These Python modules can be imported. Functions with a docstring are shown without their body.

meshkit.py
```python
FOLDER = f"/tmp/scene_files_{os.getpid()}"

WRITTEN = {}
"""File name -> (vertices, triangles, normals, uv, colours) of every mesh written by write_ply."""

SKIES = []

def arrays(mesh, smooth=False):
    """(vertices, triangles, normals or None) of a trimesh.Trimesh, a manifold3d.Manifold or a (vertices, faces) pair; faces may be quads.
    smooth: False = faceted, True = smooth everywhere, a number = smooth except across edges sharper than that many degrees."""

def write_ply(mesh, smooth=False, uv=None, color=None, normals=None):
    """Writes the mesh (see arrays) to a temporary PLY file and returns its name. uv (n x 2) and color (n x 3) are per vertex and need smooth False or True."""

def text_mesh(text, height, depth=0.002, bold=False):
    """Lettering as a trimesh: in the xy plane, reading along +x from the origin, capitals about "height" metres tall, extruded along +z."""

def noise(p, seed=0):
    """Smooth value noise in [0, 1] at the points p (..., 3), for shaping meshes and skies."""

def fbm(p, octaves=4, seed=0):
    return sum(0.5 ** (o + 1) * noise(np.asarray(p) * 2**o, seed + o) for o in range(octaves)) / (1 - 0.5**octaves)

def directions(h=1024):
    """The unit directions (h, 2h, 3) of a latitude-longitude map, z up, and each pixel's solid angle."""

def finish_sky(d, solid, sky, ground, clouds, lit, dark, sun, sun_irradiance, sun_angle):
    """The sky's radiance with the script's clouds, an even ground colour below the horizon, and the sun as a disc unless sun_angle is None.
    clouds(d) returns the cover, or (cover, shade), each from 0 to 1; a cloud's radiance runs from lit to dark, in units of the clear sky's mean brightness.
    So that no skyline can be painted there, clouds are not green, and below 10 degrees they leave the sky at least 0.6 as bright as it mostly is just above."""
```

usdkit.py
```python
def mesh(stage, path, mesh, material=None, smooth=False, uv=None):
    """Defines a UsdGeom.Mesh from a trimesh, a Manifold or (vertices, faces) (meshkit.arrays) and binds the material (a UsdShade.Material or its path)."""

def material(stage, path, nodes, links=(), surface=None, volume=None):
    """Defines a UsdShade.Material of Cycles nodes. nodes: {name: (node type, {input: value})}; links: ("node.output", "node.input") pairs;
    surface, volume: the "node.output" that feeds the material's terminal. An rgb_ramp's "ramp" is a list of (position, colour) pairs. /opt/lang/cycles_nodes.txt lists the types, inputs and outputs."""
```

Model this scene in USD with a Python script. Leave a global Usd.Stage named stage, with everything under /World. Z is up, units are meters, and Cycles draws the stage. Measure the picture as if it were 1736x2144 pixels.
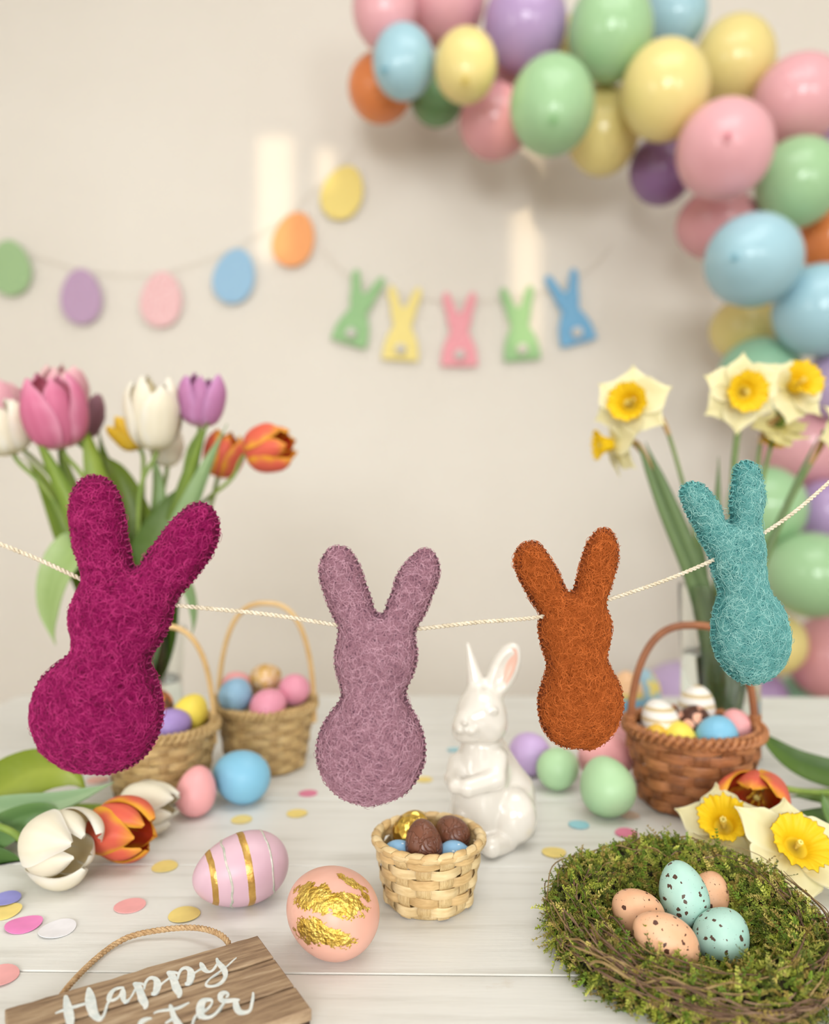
import math
import numpy as np, trimesh, usdkit, meshkit
from pxr import Usd, UsdGeom, UsdLux, UsdShade, Gf, Sdf, Vt
from scipy.interpolate import CubicSpline
from scipy.spatial import Delaunay, cKDTree
from scipy import sparse
from scipy.sparse.linalg import spsolve
from shapely.geometry import Polygon, Point, LineString
from shapely.ops import unary_union

stage = Usd.Stage.CreateInMemory()
UsdGeom.SetStageUpAxis(stage, 'Z'); UsdGeom.SetStageMetersPerUnit(stage, 1.0)
UsdGeom.Xform.Define(stage, '/World'); UsdGeom.Scope.Define(stage, '/World/Looks')

# ------------------------------------------------------------------ camera, sky, sun, window light, exposure
T = 0.75                 # table top height
F = 1630.0               # focal length in pixels of the 1736 x 2144 frame
H = T + 0.30             # camera height
cam = UsdGeom.Camera.Define(stage, '/World/camera')
cam.AddTranslateOp().Set((0, 0, H)); cam.AddRotateXOp().Set(90.0)
cam.CreateHorizontalApertureAttr(36.0); cam.CreateVerticalApertureAttr(36.0 * 2144 / 1736)
cam.CreateFocalLengthAttr(F / 1736 * 36.0)
cam.CreateFStopAttr(3.5); cam.CreateFocusDistanceAttr(0.535)
cam.CreateClippingRangeAttr((0.05, 100.0))
cam.CreateExposureAttr(0.04)

dome = UsdLux.DomeLight.Define(stage, '/World/sky_dome')
dome.CreateColorAttr((0.85, 0.92, 1.0)); dome.CreateIntensityAttr(1.0)
sun = UsdLux.DistantLight.Define(stage, '/World/sun')
SUN = np.array([-0.24, -0.95, 0.10]); SUN /= np.linalg.norm(SUN)
sun.CreateAngleAttr(0.6); sun.CreateIntensityAttr(4200.0); sun.CreateColorAttr((1.0, 0.80, 0.52))


def look_quat(z):
    z = np.asarray(z, float) / np.linalg.norm(z)
    up = np.array([0, 0, 1.0]) if abs(z[2]) < 0.95 else np.array([0, 1.0, 0])
    x = np.cross(up, z); x /= np.linalg.norm(x); y = np.cross(z, x)
    m = np.eye(4); m[0, :3], m[1, :3], m[2, :3] = x, y, z
    return m


def set_xf(prim, pos, zaxis):
    m = look_quat(zaxis); m[3, :3] = pos
    UsdGeom.Xformable(prim).AddTransformOp().Set(Gf.Matrix4d(m.tolist()))


def window_light(name, pos, aim, w, h, power, color):
    l = UsdLux.RectLight.Define(stage, '/World/' + name)
    l.CreateWidthAttr(w); l.CreateHeightAttr(h); l.CreateIntensityAttr(power); l.CreateColorAttr(color)
    set_xf(l.GetPrim(), pos, -np.asarray(aim, float))


set_xf(sun.GetPrim(), (0, 0, 0), SUN)
window_light('daylight_left', (-2.5, -0.90, 1.70), (1, 0.10, -0.25), 1.0, 1.2, 4.4, (1.0, 0.995, 0.965))
window_light('daylight_behind', (-0.30, -2.94, 1.85), (0.04, 1, -0.10), 1.6, 1.3, 15.0, (0.97, 0.995, 1.0))
window_light('daylight_behind_right', (1.75, -2.94, 1.70), (-0.25, 1, -0.10), 1.2, 1.3, 10.0, (0.97, 0.995, 1.0))
window_light('ceiling_lamp_light', (0.5, 0.60, 3.12), (0, 0.0, -1), 1.6, 1.2, 3.0, (0.98, 0.995, 0.985))


# ------------------------------------------------------------------ helpers
def lin(c):
    c = np.asarray(c, float) / 255.0
    return tuple(np.where(c <= 0.04045, c / 12.92, ((c + 0.055) / 1.055) ** 2.4))


def P(px, py, Y):
    """the point at depth Y that lies on the sight line of a pixel of the photograph"""
    return np.array([(px - 868) / F * Y, Y, H - (py - 1072) / F * Y])


def G(px, py, z=0.0):
    """the point on the table (z above it) under a pixel"""
    Y = (0.30 - z) * F / (py - 1072)
    return np.array([(px - 868) / F * Y, Y, T + z])


def cr2(a, b):
    return a[:, 0] * b[:, 1] - a[:, 1] * b[:, 0]


def unit(v):
    v = np.asarray(v, float)
    return v / np.linalg.norm(v)


taken = {}


def numbered(parent, name):
    k = taken.get((parent, name), 0); taken[(parent, name)] = k + 1
    return name if k == 0 else f'{name}_{k:03d}'


class Thing:
    def __init__(self, name, label, cat, loc=(0, 0, 0), group=None, kind=None):
        self.path = '/World/' + numbered('', name)
        self.loc = np.asarray(loc, float)
        x = UsdGeom.Xform.Define(stage, self.path); x.AddTranslateOp().Set(Gf.Vec3d(*map(float, self.loc)))
        tag(x.GetPrim(), label, cat, group, kind)

    def part(self, name, mesh, mat, smooth=40, parent=None, label=None, kind=None, col=None, local=False):
        base = parent or self.path
        path = base + '/' + numbered(base, name)
        put(path, mesh, mat, smooth, col, None if local else self.loc)
        if label or kind: tag(stage.GetPrimAtPath(path), label, None, None, kind)
        return path


def tag(prim, label=None, cat=None, group=None, kind=None):
    for k, v in (('label', label), ('category', cat), ('group', group), ('kind', kind)):
        if v: prim.SetCustomDataByKey(k, v)


def put(path, mesh, mat, smooth=40, col=None, loc=None):
    if not isinstance(mesh, tuple):
        mesh = meshkit.arrays(mesh)[:2]
    v, f = np.asarray(mesh[0], float), np.asarray(mesh[1], int)
    if f.shape[1] == 4: f = np.vstack([f[:, [0, 1, 2]], f[:, [0, 2, 3]]])
    c_ = v - v.mean(0); a_, b_, d_ = c_[f[:, 0]], c_[f[:, 1]], c_[f[:, 2]]
    if np.einsum('ij,ij->', a_, np.cross(b_, d_)) < 0: f = f[:, ::-1]
    if loc is not None: v = v - loc
    m = usdkit.mesh(stage, path, (v, f), mat, smooth=(True if (col is not None and smooth) else smooth))
    if col is not None:
        UsdGeom.PrimvarsAPI(m).CreatePrimvar('col', Sdf.ValueTypeNames.Color3fArray, 'vertex').Set(Vt.Vec3fArray.FromNumpy(np.asarray(col, np.float32)))
    return m


def single(name, label, cat, mesh, mat, smooth=40, group=None, kind=None, col=None, loc=(0, 0, 0)):
    path = '/World/' + numbered('', name)
    loc = np.asarray(loc, float)
    m = put(path, mesh, mat, smooth, col, loc)
    if np.any(loc): m.AddTranslateOp().Set(Gf.Vec3d(*map(float, loc)))
    tag(m.GetPrim(), label, cat, group, kind)
    return m


def join(parts):
    vs, fs, n = [], [], 0
    for v, f in parts:
        f = np.asarray(f)
        if f.shape[1] == 4: f = np.vstack([f[:, [0, 1, 2]], f[:, [0, 2, 3]]])
        vs.append(v); fs.append(f + n); n += len(v)
    return np.vstack(vs), np.vstack(fs)


def grid_faces(n, m, wrap_m=False, wrap_n=False):
    i, j = np.meshgrid(np.arange(n if wrap_n else n - 1), np.arange(m if wrap_m else m - 1), indexing='ij')
    i2, j2 = (i + 1) % n, (j + 1) % m
    return np.stack([i * m + j, i * m + j2, i2 * m + j2, i2 * m + j], -1).reshape(-1, 4)


def sheet(g, thick):
    """a grid of points (n, m, 3) as a closed shell of the given thickness; returns (verts, quads, index of the grid point of each vertex)"""
    n, m = g.shape[:2]
    du, dv = np.gradient(g, axis=0), np.gradient(g, axis=1)
    nn = np.cross(du, dv); nn /= np.linalg.norm(nn, axis=2, keepdims=True) + 1e-12
    a, b = g + nn * thick / 2, g - nn * thick / 2
    v = np.vstack([a.reshape(-1, 3), b.reshape(-1, 3)])
    q = grid_faces(n, m)
    k = n * m
    rim = [i * m for i in range(n)] + [(n - 1) * m + j for j in range(1, m)] + [i * m + m - 1 for i in range(n - 2, -1, -1)] + [j for j in range(m - 2, 0, -1)]
    r = np.array(rim); r2 = np.roll(r, -1)
    side = np.stack([r, r2, r2 + k, r + k], 1)
    return v, np.vstack([q, q[:, ::-1] + k, side[:, ::-1]]), np.concatenate([np.arange(k), np.arange(k)])


def spline(pts, n, pw=0.5):
    p = np.asarray(pts, float)
    if len(p) == 2: return np.linspace(p[0], p[1], n)
    d = np.concatenate([[0], np.cumsum(np.linalg.norm(np.diff(p, axis=0), axis=1) ** pw)])
    return CubicSpline(d, p)(np.linspace(0, d[-1], n))


def frames(p, hint=None):
    t = np.gradient(p, axis=0); t /= np.linalg.norm(t, axis=1, keepdims=True) + 1e-12
    a = np.zeros_like(p)
    h = np.array(hint if hint is not None else ([0, 0, 1.0] if abs(t[0][2]) < 0.9 else [1.0, 0, 0]), float)
    for i in range(len(p)):
        h = h - t[i] * (h @ t[i]); h = h / (np.linalg.norm(h) + 1e-12); a[i] = h
    return t, a, np.cross(t, a)


def tube(p, r, sides=8, cap=True):
    p = np.asarray(p, float); n = len(p); r = np.broadcast_to(r, (n,)).astype(float)
    t, a, b = frames(p)
    ang = np.arange(sides) * 2 * np.pi / sides
    v = p[:, None] + r[:, None, None] * (np.cos(ang)[None, :, None] * a[:, None] + np.sin(ang)[None, :, None] * b[:, None])
    v = v.reshape(-1, 3); q = grid_faces(n, sides, wrap_m=True)
    f = np.vstack([q[:, [0, 1, 2]], q[:, [0, 2, 3]]])
    if cap:
        v = np.vstack([v, p[0], p[-1]]); c = n * sides; k = np.arange(sides); k2 = (k + 1) % sides
        f = np.vstack([f, np.stack([np.full(sides, c), k2, k], 1), np.stack([np.full(sides, c + 1), (n - 1) * sides + k, (n - 1) * sides + k2], 1)])
    return v, f


def rope(p, r, strands=3, pitch=0.01, sides=6):
    p = np.asarray(p, float)
    t, a, b = frames(p)
    s = np.concatenate([[0], np.cumsum(np.linalg.norm(np.diff(p, axis=0), axis=1))])
    out = []
    for k in range(strands):
        th = 2 * np.pi * (s / pitch + k / strands)
        c = p + 0.52 * r * (np.cos(th)[:, None] * a + np.sin(th)[:, None] * b)
        out.append(tube(c, 0.56 * r, sides))
    return join(out)


def lathe(prof, n=48, wob=None):
    """closed or open profile [(r, z)] turned about z"""
    prof = np.asarray(prof, float)
    th = np.arange(n) * 2 * np.pi / n
    v = np.stack([prof[:, None, 0] * np.cos(th), prof[:, None, 0] * np.sin(th), np.broadcast_to(prof[:, None, 1], (len(prof), n))], -1)
    if wob is not None: v = wob(v, th)
    return v.reshape(-1, 3), grid_faces(len(prof), n, wrap_m=True)[:, ::-1]


def basis(axis, roll=0.0):
    z = unit(axis); up = np.array([0, 0, 1.0]) if abs(z[2]) < 0.95 else np.array([0, -1.0, 0])
    x = unit(np.cross(up, z)); y = np.cross(z, x)
    c, s = math.cos(roll), math.sin(roll)
    return np.stack([c * x + s * y, -s * x + c * y, z], 1)      # columns


def slab(poly, z0, z1, bev):
    """a bevelled plate over a counter-clockwise outline"""
    p = np.asarray(poly, float)[:, :2]; n = len(p)
    e1, e0 = np.roll(p, -1, 0) - p, p - np.roll(p, 1, 0)
    n1 = np.stack([-e1[:, 1], e1[:, 0]], 1); n1 /= np.linalg.norm(n1, axis=1, keepdims=True) + 1e-12
    n0 = np.stack([-e0[:, 1], e0[:, 0]], 1); n0 /= np.linalg.norm(n0, axis=1, keepdims=True) + 1e-12
    m = n0 + n1; m /= np.maximum((m * n1).sum(1, keepdims=True), 0.5)
    q = p + m * bev
    rings = [(q, z0), (p, z0 + bev), (p, z1 - bev), (q, z1)]
    v = np.vstack([np.column_stack([a, np.full(n, z)]) for a, z in rings])
    f = grid_faces(4, n, wrap_m=True)
    f = np.vstack([f[:, [0, 1, 2]], f[:, [0, 2, 3]]])
    import mapbox_earcut
    tri = mapbox_earcut.triangulate_float64(q, np.array([n], np.uint32)).reshape(-1, 3).astype(int)
    return v, np.vstack([f, tri[:, ::-1], tri + 3 * n])


def noise3(p, scale, seed=0):
    return meshkit.noise(np.asarray(p) * scale + 100.0, seed) - 0.5


def surface_nets(f, lo, hi, h):
    lo, hi = np.asarray(lo, float), np.asarray(hi, float)
    n = np.ceil((hi - lo) / h).astype(int) + 1
    ax = [lo[k] + h * np.arange(n[k]) for k in range(3)]
    X = np.stack(np.meshgrid(*ax, indexing='ij'), -1)
    D = f(X)
    S = D < 0
    c = [(i, j, k) for i in (0, 1) for j in (0, 1) for k in (0, 1)]
    sl = lambda a, o: a[o[0]:n[0] - 1 + o[0], o[1]:n[1] - 1 + o[1], o[2]:n[2] - 1 + o[2]]
    cnt = sum(sl(S, o).astype(int) for o in c)
    act = (cnt > 0) & (cnt < 8)
    idx = np.full(act.shape, -1); cells = np.argwhere(act); idx[act] = np.arange(len(cells))
    vals = np.stack([D[cells[:, 0] + o[0], cells[:, 1] + o[1], cells[:, 2] + o[2]] for o in c], 1)
    acc, num = np.zeros((len(cells), 3)), np.zeros((len(cells), 1))
    for a in range(8):
        for b in range(a + 1, 8):
            d = np.array(c[b]) - np.array(c[a])
            if np.abs(d).sum() != 1: continue
            va, vb = vals[:, a], vals[:, b]; cr = (va < 0) != (vb < 0)
            t = np.where(cr, va / np.where(cr, va - vb, 1), 0)
            acc += np.where(cr[:, None], np.array(c[a]) + t[:, None] * d, 0); num += cr[:, None]
    v = lo + h * (cells + acc / np.maximum(num, 1))
    faces = []
    for a in range(3):
        b, d = (a + 1) % 3, (a + 2) % 3
        s0 = [slice(1, -1)] * 3; s0[a] = slice(0, -1)
        s1 = [slice(1, -1)] * 3; s1[a] = slice(1, None)
        A, B = S[tuple(s0)], S[tuple(s1)]
        for flip in (False, True):
            e = np.argwhere((A & ~B) if not flip else (~A & B))
            if not len(e): continue
            off = np.ones(3, int); off[a] = 0
            e = e + off
            q = []
            for (ob, od) in ((0, 0), (-1, 0), (-1, -1), (0, -1)):
                k = e.copy(); k[:, b] += ob; k[:, d] += od
                q.append(idx[k[:, 0], k[:, 1], k[:, 2]])
            q = np.stack(q, 1)
            faces.append(q[:, ::-1] if flip else q)
    q = np.vstack(faces); q = q[(q >= 0).all(1)]
    long_ = np.max([np.linalg.norm(v[q[:, k]] - v[q[:, (k + 1) % 4]], axis=1) for k in range(4)], 0)
    return v, q[long_ < 3 * h]


# ------------------------------------------------------------------ materials
MATS = {}


def pbr(name, rgb, rough=0.5, rgb2=None, nscale=20.0, ndetail=3.0, lo=0.35, hi=0.65, bump=None, nodes=None, links=None, **kw):
    """principled material; rgb2 mixes a second colour in by noise; bump = (scale, distance[, detail])"""
    nd, ln = {'tc': ('texture_coordinate', {})}, []
    p = {'roughness': rough, **kw}
    if rgb2 is None:
        p['base_color'] = lin(rgb)
    else:
        nd['n'] = ('noise_texture', {'scale': nscale, 'detail': ndetail}); ln.append(('tc.object', 'n.vector'))
        nd['r'] = ('rgb_ramp', {'ramp': [(lo, lin(rgb)), (hi, lin(rgb2))]}); ln += [('n.fac', 'r.fac'), ('r.color', 'p.base_color')]
    if bump:
        nd['bn'] = ('noise_texture', {'scale': bump[0], 'detail': bump[2] if len(bump) > 2 else 3.0}); ln.append(('tc.object', 'bn.vector'))
        nd['b'] = ('bump', {'strength': 1.0, 'distance': bump[1]}); ln += [('bn.fac', 'b.height'), ('b.normal', 'p.normal')]
    nd['p'] = ('principled_bsdf', p)
    if nodes: nd.update(nodes)
    if links: ln += links
    MATS[name] = usdkit.material(stage, '/World/Looks/' + name, nd, ln, surface='p.BSDF')
    return MATS[name]


def vcol_mat(name, rough=0.5, trans=0.0, bump=None, **kw):
    """colour from the mesh's own 'col' attribute, optionally with some light passing through (petals, leaves)"""
    nd = {'a': ('attribute', {'attribute': 'col'}), 'p': ('principled_bsdf', {'roughness': rough, **kw}), 'tc': ('texture_coordinate', {})}
    ln = [('a.color', 'p.base_color')]
    if bump:
        nd['bn'] = ('noise_texture', {'scale': bump[0], 'detail': 3.0}); nd['b'] = ('bump', {'strength': 1.0, 'distance': bump[1]})
        ln += [('tc.object', 'bn.vector'), ('bn.fac', 'b.height'), ('b.normal', 'p.normal')]
    out = 'p.BSDF'
    if trans:
        nd['t'] = ('translucent_bsdf', {}); nd['m'] = ('mix_closure', {'fac': trans})
        ln += [('a.color', 't.color'), ('p.BSDF', 'm.closure1'), ('t.BSDF', 'm.closure2')]; out = 'm.closure'
    MATS[name] = usdkit.material(stage, '/World/Looks/' + name, nd, ln, surface=out)
    return MATS[name]


wall_mat = pbr('painted_plaster', (228, 222, 213), 0.75, rgb2=(221, 214, 204), nscale=1.6, ndetail=6, lo=0.3, hi=0.75, bump=(9.0, 0.004, 6.0))
side_mat = pbr('painted_side_wall', (225, 221, 214), 0.8)
floor_mat = pbr('pale_floor', (180, 165, 145), 0.6, rgb2=(165, 150, 130), nscale=4)
white_wood = usdkit.material(stage, '/World/Looks/white_painted_wood', {
    'tc': ('texture_coordinate', {}),
    'mp': ('mapping', {'scale': (5.0, 60.0, 60.0)}),
    'g': ('noise_texture', {'scale': 1.0, 'detail': 6.0, 'roughness': 0.6}),
    'r': ('rgb_ramp', {'ramp': [(0.30, lin((206, 204, 197))), (0.48, lin((223, 222, 217))), (0.75, lin((228, 227, 222)))]}),
    'mp2': ('mapping', {'scale': (9.0, 14.0, 14.0)}),
    'w': ('noise_texture', {'scale': 1.3, 'detail': 8.0, 'roughness': 0.7}),
    'wr': ('rgb_ramp', {'ramp': [(0.66, (0, 0, 0)), (0.74, (1, 1, 1))]}),
    'mx': ('mix', {'color2': lin((205, 194, 178))}),
    'mm': ('math', {'math_type': 'multiply', 'value2': 0.5}),
    'b': ('bump', {'strength': 0.6, 'distance': 0.0009}),
    'p': ('principled_bsdf', {'roughness': 0.42, 'specular_ior_level': 0.4})},
    [('tc.object', 'mp.vector'), ('mp.vector', 'g.vector'), ('g.fac', 'r.fac'), ('tc.object', 'mp2.vector'), ('mp2.vector', 'w.vector'), ('w.fac', 'wr.fac'),
     ('wr.color', 'mm.value1'), ('mm.value', 'mx.fac'), ('r.color', 'mx.color1'), ('mx.color', 'p.base_color'), ('g.fac', 'b.height'), ('b.normal', 'p.normal')], surface='p.BSDF')

# ------------------------------------------------------------------ the room
WALL_Y = 2.40
REAR = -3.0


def boxm(lo, hi):
    b = trimesh.creation.box(bounds=[lo, hi])
    return np.array(b.vertices), np.array(b.faces)


def structure(name, label, mesh, mat):
    single(name, label, None, mesh, mat, smooth=False, kind='structure')


structure('floor', 'pale floor below the table', boxm((-2.6, REAR, -0.1), (2.6, WALL_Y, 0)), floor_mat)
structure('wall_back', 'cream plaster wall behind the table', boxm((-2.7, WALL_Y, -0.1), (2.7, WALL_Y + 0.1, 3.3)), wall_mat)
structure('wall_left', 'cream side wall', boxm((-2.7, REAR, -0.1), (-2.6, WALL_Y, 3.3)), side_mat)
structure('wall_right', 'cream side wall', boxm((2.6, REAR, -0.1), (2.7, WALL_Y, 3.3)), side_mat)
structure('ceiling', 'white ceiling', boxm((-2.6, REAR, 3.2), (2.6, WALL_Y, 3.3)), side_mat)
# wall behind the camera with three narrow openings between nearly closed shutters, where the low sun comes in
slits = []                                                   # (x0, x1, z0, z1) on the back wall -> traced back along the sun
for (px0, py0, px1, py1) in ((537, 285, 612, 545), (1068, 300, 1132, 740), (662, 310, 700, 400)):
    a, b = P(px0, py1, WALL_Y), P(px1, py0, WALL_Y)
    t = (WALL_Y - REAR) / -SUN[1]
    a, b = a + SUN * t, b + SUN * t
    slits.append((a[0], b[0], a[2], b[2]))
rear = Polygon([(-2.7, -0.1), (2.7, -0.1), (2.7, 3.3), (-2.7, 3.3)])
for (x0, x1, z0, z1) in slits: rear = rear.difference(Polygon([(x0, z0), (x1, z0), (x1, z1), (x0, z1)]))
rw = trimesh.creation.extrude_polygon(rear, 0.02, engine='earcut')
rv = np.array(rw.vertices); rv = np.stack([rv[:, 0], REAR - rv[:, 2], rv[:, 1]], 1)
structure('wall_rear', 'cream wall with narrow shutter gaps', (rv, np.array(rw.faces)), side_mat)

# ------------------------------------------------------------------ the table
table = Thing('table', 'long white painted plank table carrying the whole easter display', 'table', (0, 0.7, 0))
cs, sn = math.cos(math.radians(-0.85)), math.sin(math.radians(-0.85))
seams = [0.20, 0.352, 0.505, 0.659, 0.8125, 0.967, 1.12, 1.272]
for i in range(len(seams) - 1):
    y0, y1 = seams[i] + 0.0006, seams[i + 1] - 0.0006
    x0, x1 = -0.665, 0.88
    if i == len(seams) - 2:
        r = 0.022; a = np.linspace(0, np.pi / 2, 7)
        pl = [(x0, y0), (x1, y0)] + [(x1 - r + r * math.cos(t), y1 - r + r * math.sin(t)) for t in a] + [(x0 + r - r * math.sin(t), y1 - r + r * math.cos(t)) for t in a]
    else:
        pl = [(x0, y0), (x1, y0), (x1, y1), (x0, y1)]
    v, f = slab(pl, T - 0.024, T, 0.0007)
    v[:, 2] += np.where(v[:, 2] > T - 0.01, [0.0002, -0.0001, 0.0, -0.0002, 0.0001, 0, 0][i], 0)
    x, y = v[:, 0].copy(), v[:, 1].copy()
    v[:, 0], v[:, 1] = x * cs - y * sn, x * sn + y * cs
    v[:, 0] -= 0.0
    table.part('plank', (v, f), white_wood, smooth=25)
for (x, y) in ((-0.60, 0.27), (0.80, 0.27), (-0.60, 1.18), (0.80, 1.18)):
    leg = lathe([(0.0, 0), (0.018, 0), (0.024, 0.05), (0.034, T - 0.13), (0.034, T - 0.026), (0, T - 0.026)], 4)
    v = leg[0].copy(); v[:, :2] = v[:, :2] @ np.array([[0.7071, 0.7071], [-0.7071, 0.7071]]); v[:, 0] += x; v[:, 1] += y
    table.part('leg', (v, leg[1]), white_wood, smooth=False)
for lo_, hi_ in (((-0.60, 0.25, T - 0.10), (0.80, 0.272, T - 0.025)), ((-0.60, 1.16, T - 0.10), (0.80, 1.182, T - 0.025))):
    table.part('apron', boxm(lo_, hi_), white_wood, smooth=False)

# ------------------------------------------------------------------ eggs
def egg_mesh(a, b, axis, roll=0.0, n=28, m=40, k=0.13, rad=None):
    """an egg of half length a, half width b, narrow end along axis"""
    t = np.linspace(0, np.pi, n)
    prof = np.stack([b * np.sin(t) * (1 - k * np.cos(t)), a * np.cos(t)], 1)
    prof[0, 0] = prof[-1, 0] = 1e-6
    v, f = lathe(prof[::-1], m)
    return v @ basis(axis, roll).T, f


def egg_at(px, py, a, b, axis, Y=None, **kw):
    """centre for the egg; Y None: it rests on the table"""
    v, f = egg_mesh(a, b, axis, **kw)
    if Y is None:
        z = -v[:, 2].min()
        Y = (0.30 - z) * F / (py - 1072)
    return P(px, py, Y), v, f


def egg(name, label, px, py, a, b, axis, mat, Y=None, group=None, cat='egg', **kw):
    c, v, f = egg_at(px, py, a, b, axis, Y, **kw)
    path = '/World/' + numbered('', name)
    m = put(path, (v, f), mat, True)
    m.AddTranslateOp().Set(Gf.Vec3d(*map(float, c)))
    tag(m.GetPrim(), label, cat, group)
    return c


def speckled(name, rgb, spot, scale=90.0, size=0.12, rough=0.42, prob=0.5, rgb2=None, fine=True):
    nd = {'tc': ('texture_coordinate', {}),
          'dn': ('noise_texture', {'scale': scale * 1.7, 'detail': 2.0}),
          'dm': ('mix', {'fac': 0.0016, 'mix_type': 'linear_light'}),
          'v': ('voronoi_texture', {'scale': scale, 'randomness': 1.0}),
          'wn': ('separate_color', {}),
          'mulp': ('math', {'math_type': 'multiply', 'value2': size}),
          'lt': ('math', {'math_type': 'less_than'}),
          'gate': ('math', {'math_type': 'less_than', 'value2': prob}),
          'and': ('math', {'math_type': 'multiply'}),
          'v2': ('voronoi_texture', {'scale': scale * 3.1, 'randomness': 1.0}),
          's2': ('separate_color', {}),
          'lt2': ('math', {'math_type': 'less_than', 'value2': 0.16}),
          'g2': ('math', {'math_type': 'less_than', 'value2': 0.16 if fine else 0.0}),
          'and2': ('math', {'math_type': 'multiply'}),
          'mx': ('math', {'math_type': 'maximum'}),
          'bn': ('noise_texture', {'scale': 60.0, 'detail': 4.0}),
          'bc': ('rgb_ramp', {'ramp': [(0.35, lin(rgb)), (0.65, lin(rgb2 or rgb))]}),
          'c': ('mix', {'color2': lin(spot)}),
          'p': ('principled_bsdf', {'roughness': rough, 'specular_ior_level': 0.35})}
    ln = [('tc.object', 'dn.vector'), ('tc.object', 'dm.color1'), ('dn.color', 'dm.color2'), ('dm.color', 'v.vector'), ('v.color', 'wn.color'),
          ('wn.r', 'mulp.value1'), ('v.distance', 'lt.value1'), ('mulp.value', 'lt.value2'), ('wn.g', 'gate.value1'), ('lt.value', 'and.value1'), ('gate.value', 'and.value2'),
          ('dm.color', 'v2.vector'), ('v2.color', 's2.color'), ('v2.distance', 'lt2.value1'), ('s2.g', 'g2.value1'), ('lt2.value', 'and2.value1'), ('g2.value', 'and2.value2'),
          ('and.value', 'mx.value1'), ('and2.value', 'mx.value2'), ('mx.value', 'c.fac'), ('tc.object', 'bn.vector'), ('bn.fac', 'bc.fac'), ('bc.color', 'c.color1'), ('c.color', 'p.base_color')]
    return usdkit.material(stage, '/World/Looks/' + name, nd, ln, surface='p.BSDF')


E = {}
for nm, c, s in (('pink', (236, 168, 170), (200, 120, 120)), ('blue', (132, 192, 222), (205, 170, 120)), ('green', (172, 207, 162), (205, 180, 110)),
                 ('lilac', (198, 170, 216), (214, 188, 150)), ('yellow', (240, 218, 90), (210, 150, 80)), ('violet', (160, 136, 196), (110, 90, 140)),
                 ('rose', (226, 150, 172), (200, 110, 130)), ('sky', (140, 178, 206), (170, 150, 110))):
    E[nm] = speckled('egg_' + nm, c, s, 75.0, 0.22, 0.40, 0.14, fine=False)
E['choc'] = pbr('milk_chocolate', (120, 74, 54), 0.36, rgb2=(102, 60, 44), nscale=60,
                nodes={'vo': ('voronoi_texture', {'scale': 85.0, 'feature': 'distance_to_edge'}), 'dn': ('noise_texture', {'scale': 110.0, 'detail': 2.0}),
                       'dm': ('mix', {'fac': 0.012, 'mix_type': 'linear_light'}), 'vr': ('map_range', {'from_min': 0.0, 'from_max': 0.10, 'clamp': True}), 'vb': ('bump', {'strength': 0.8, 'distance': 0.0007})},
                links=[('tc.object', 'dn.vector'), ('tc.object', 'dm.color1'), ('dn.color', 'dm.color2'), ('dm.color', 'vo.vector'), ('vo.distance', 'vr.value'), ('vr.result', 'vb.height'), ('vb.normal', 'p.normal')])
foil_nodes = dict(nodes={'vo': ('voronoi_texture', {'scale': 190.0}), 'vb': ('bump', {'strength': 1.0, 'distance': 0.0022})}, links=[('tc.object', 'vo.vector'), ('vo.distance', 'vb.height'), ('vb.normal', 'p.normal')])
E['foil'] = pbr('gold_foil', (226, 190, 92), 0.24, metallic=1.0, **foil_nodes)
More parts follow.
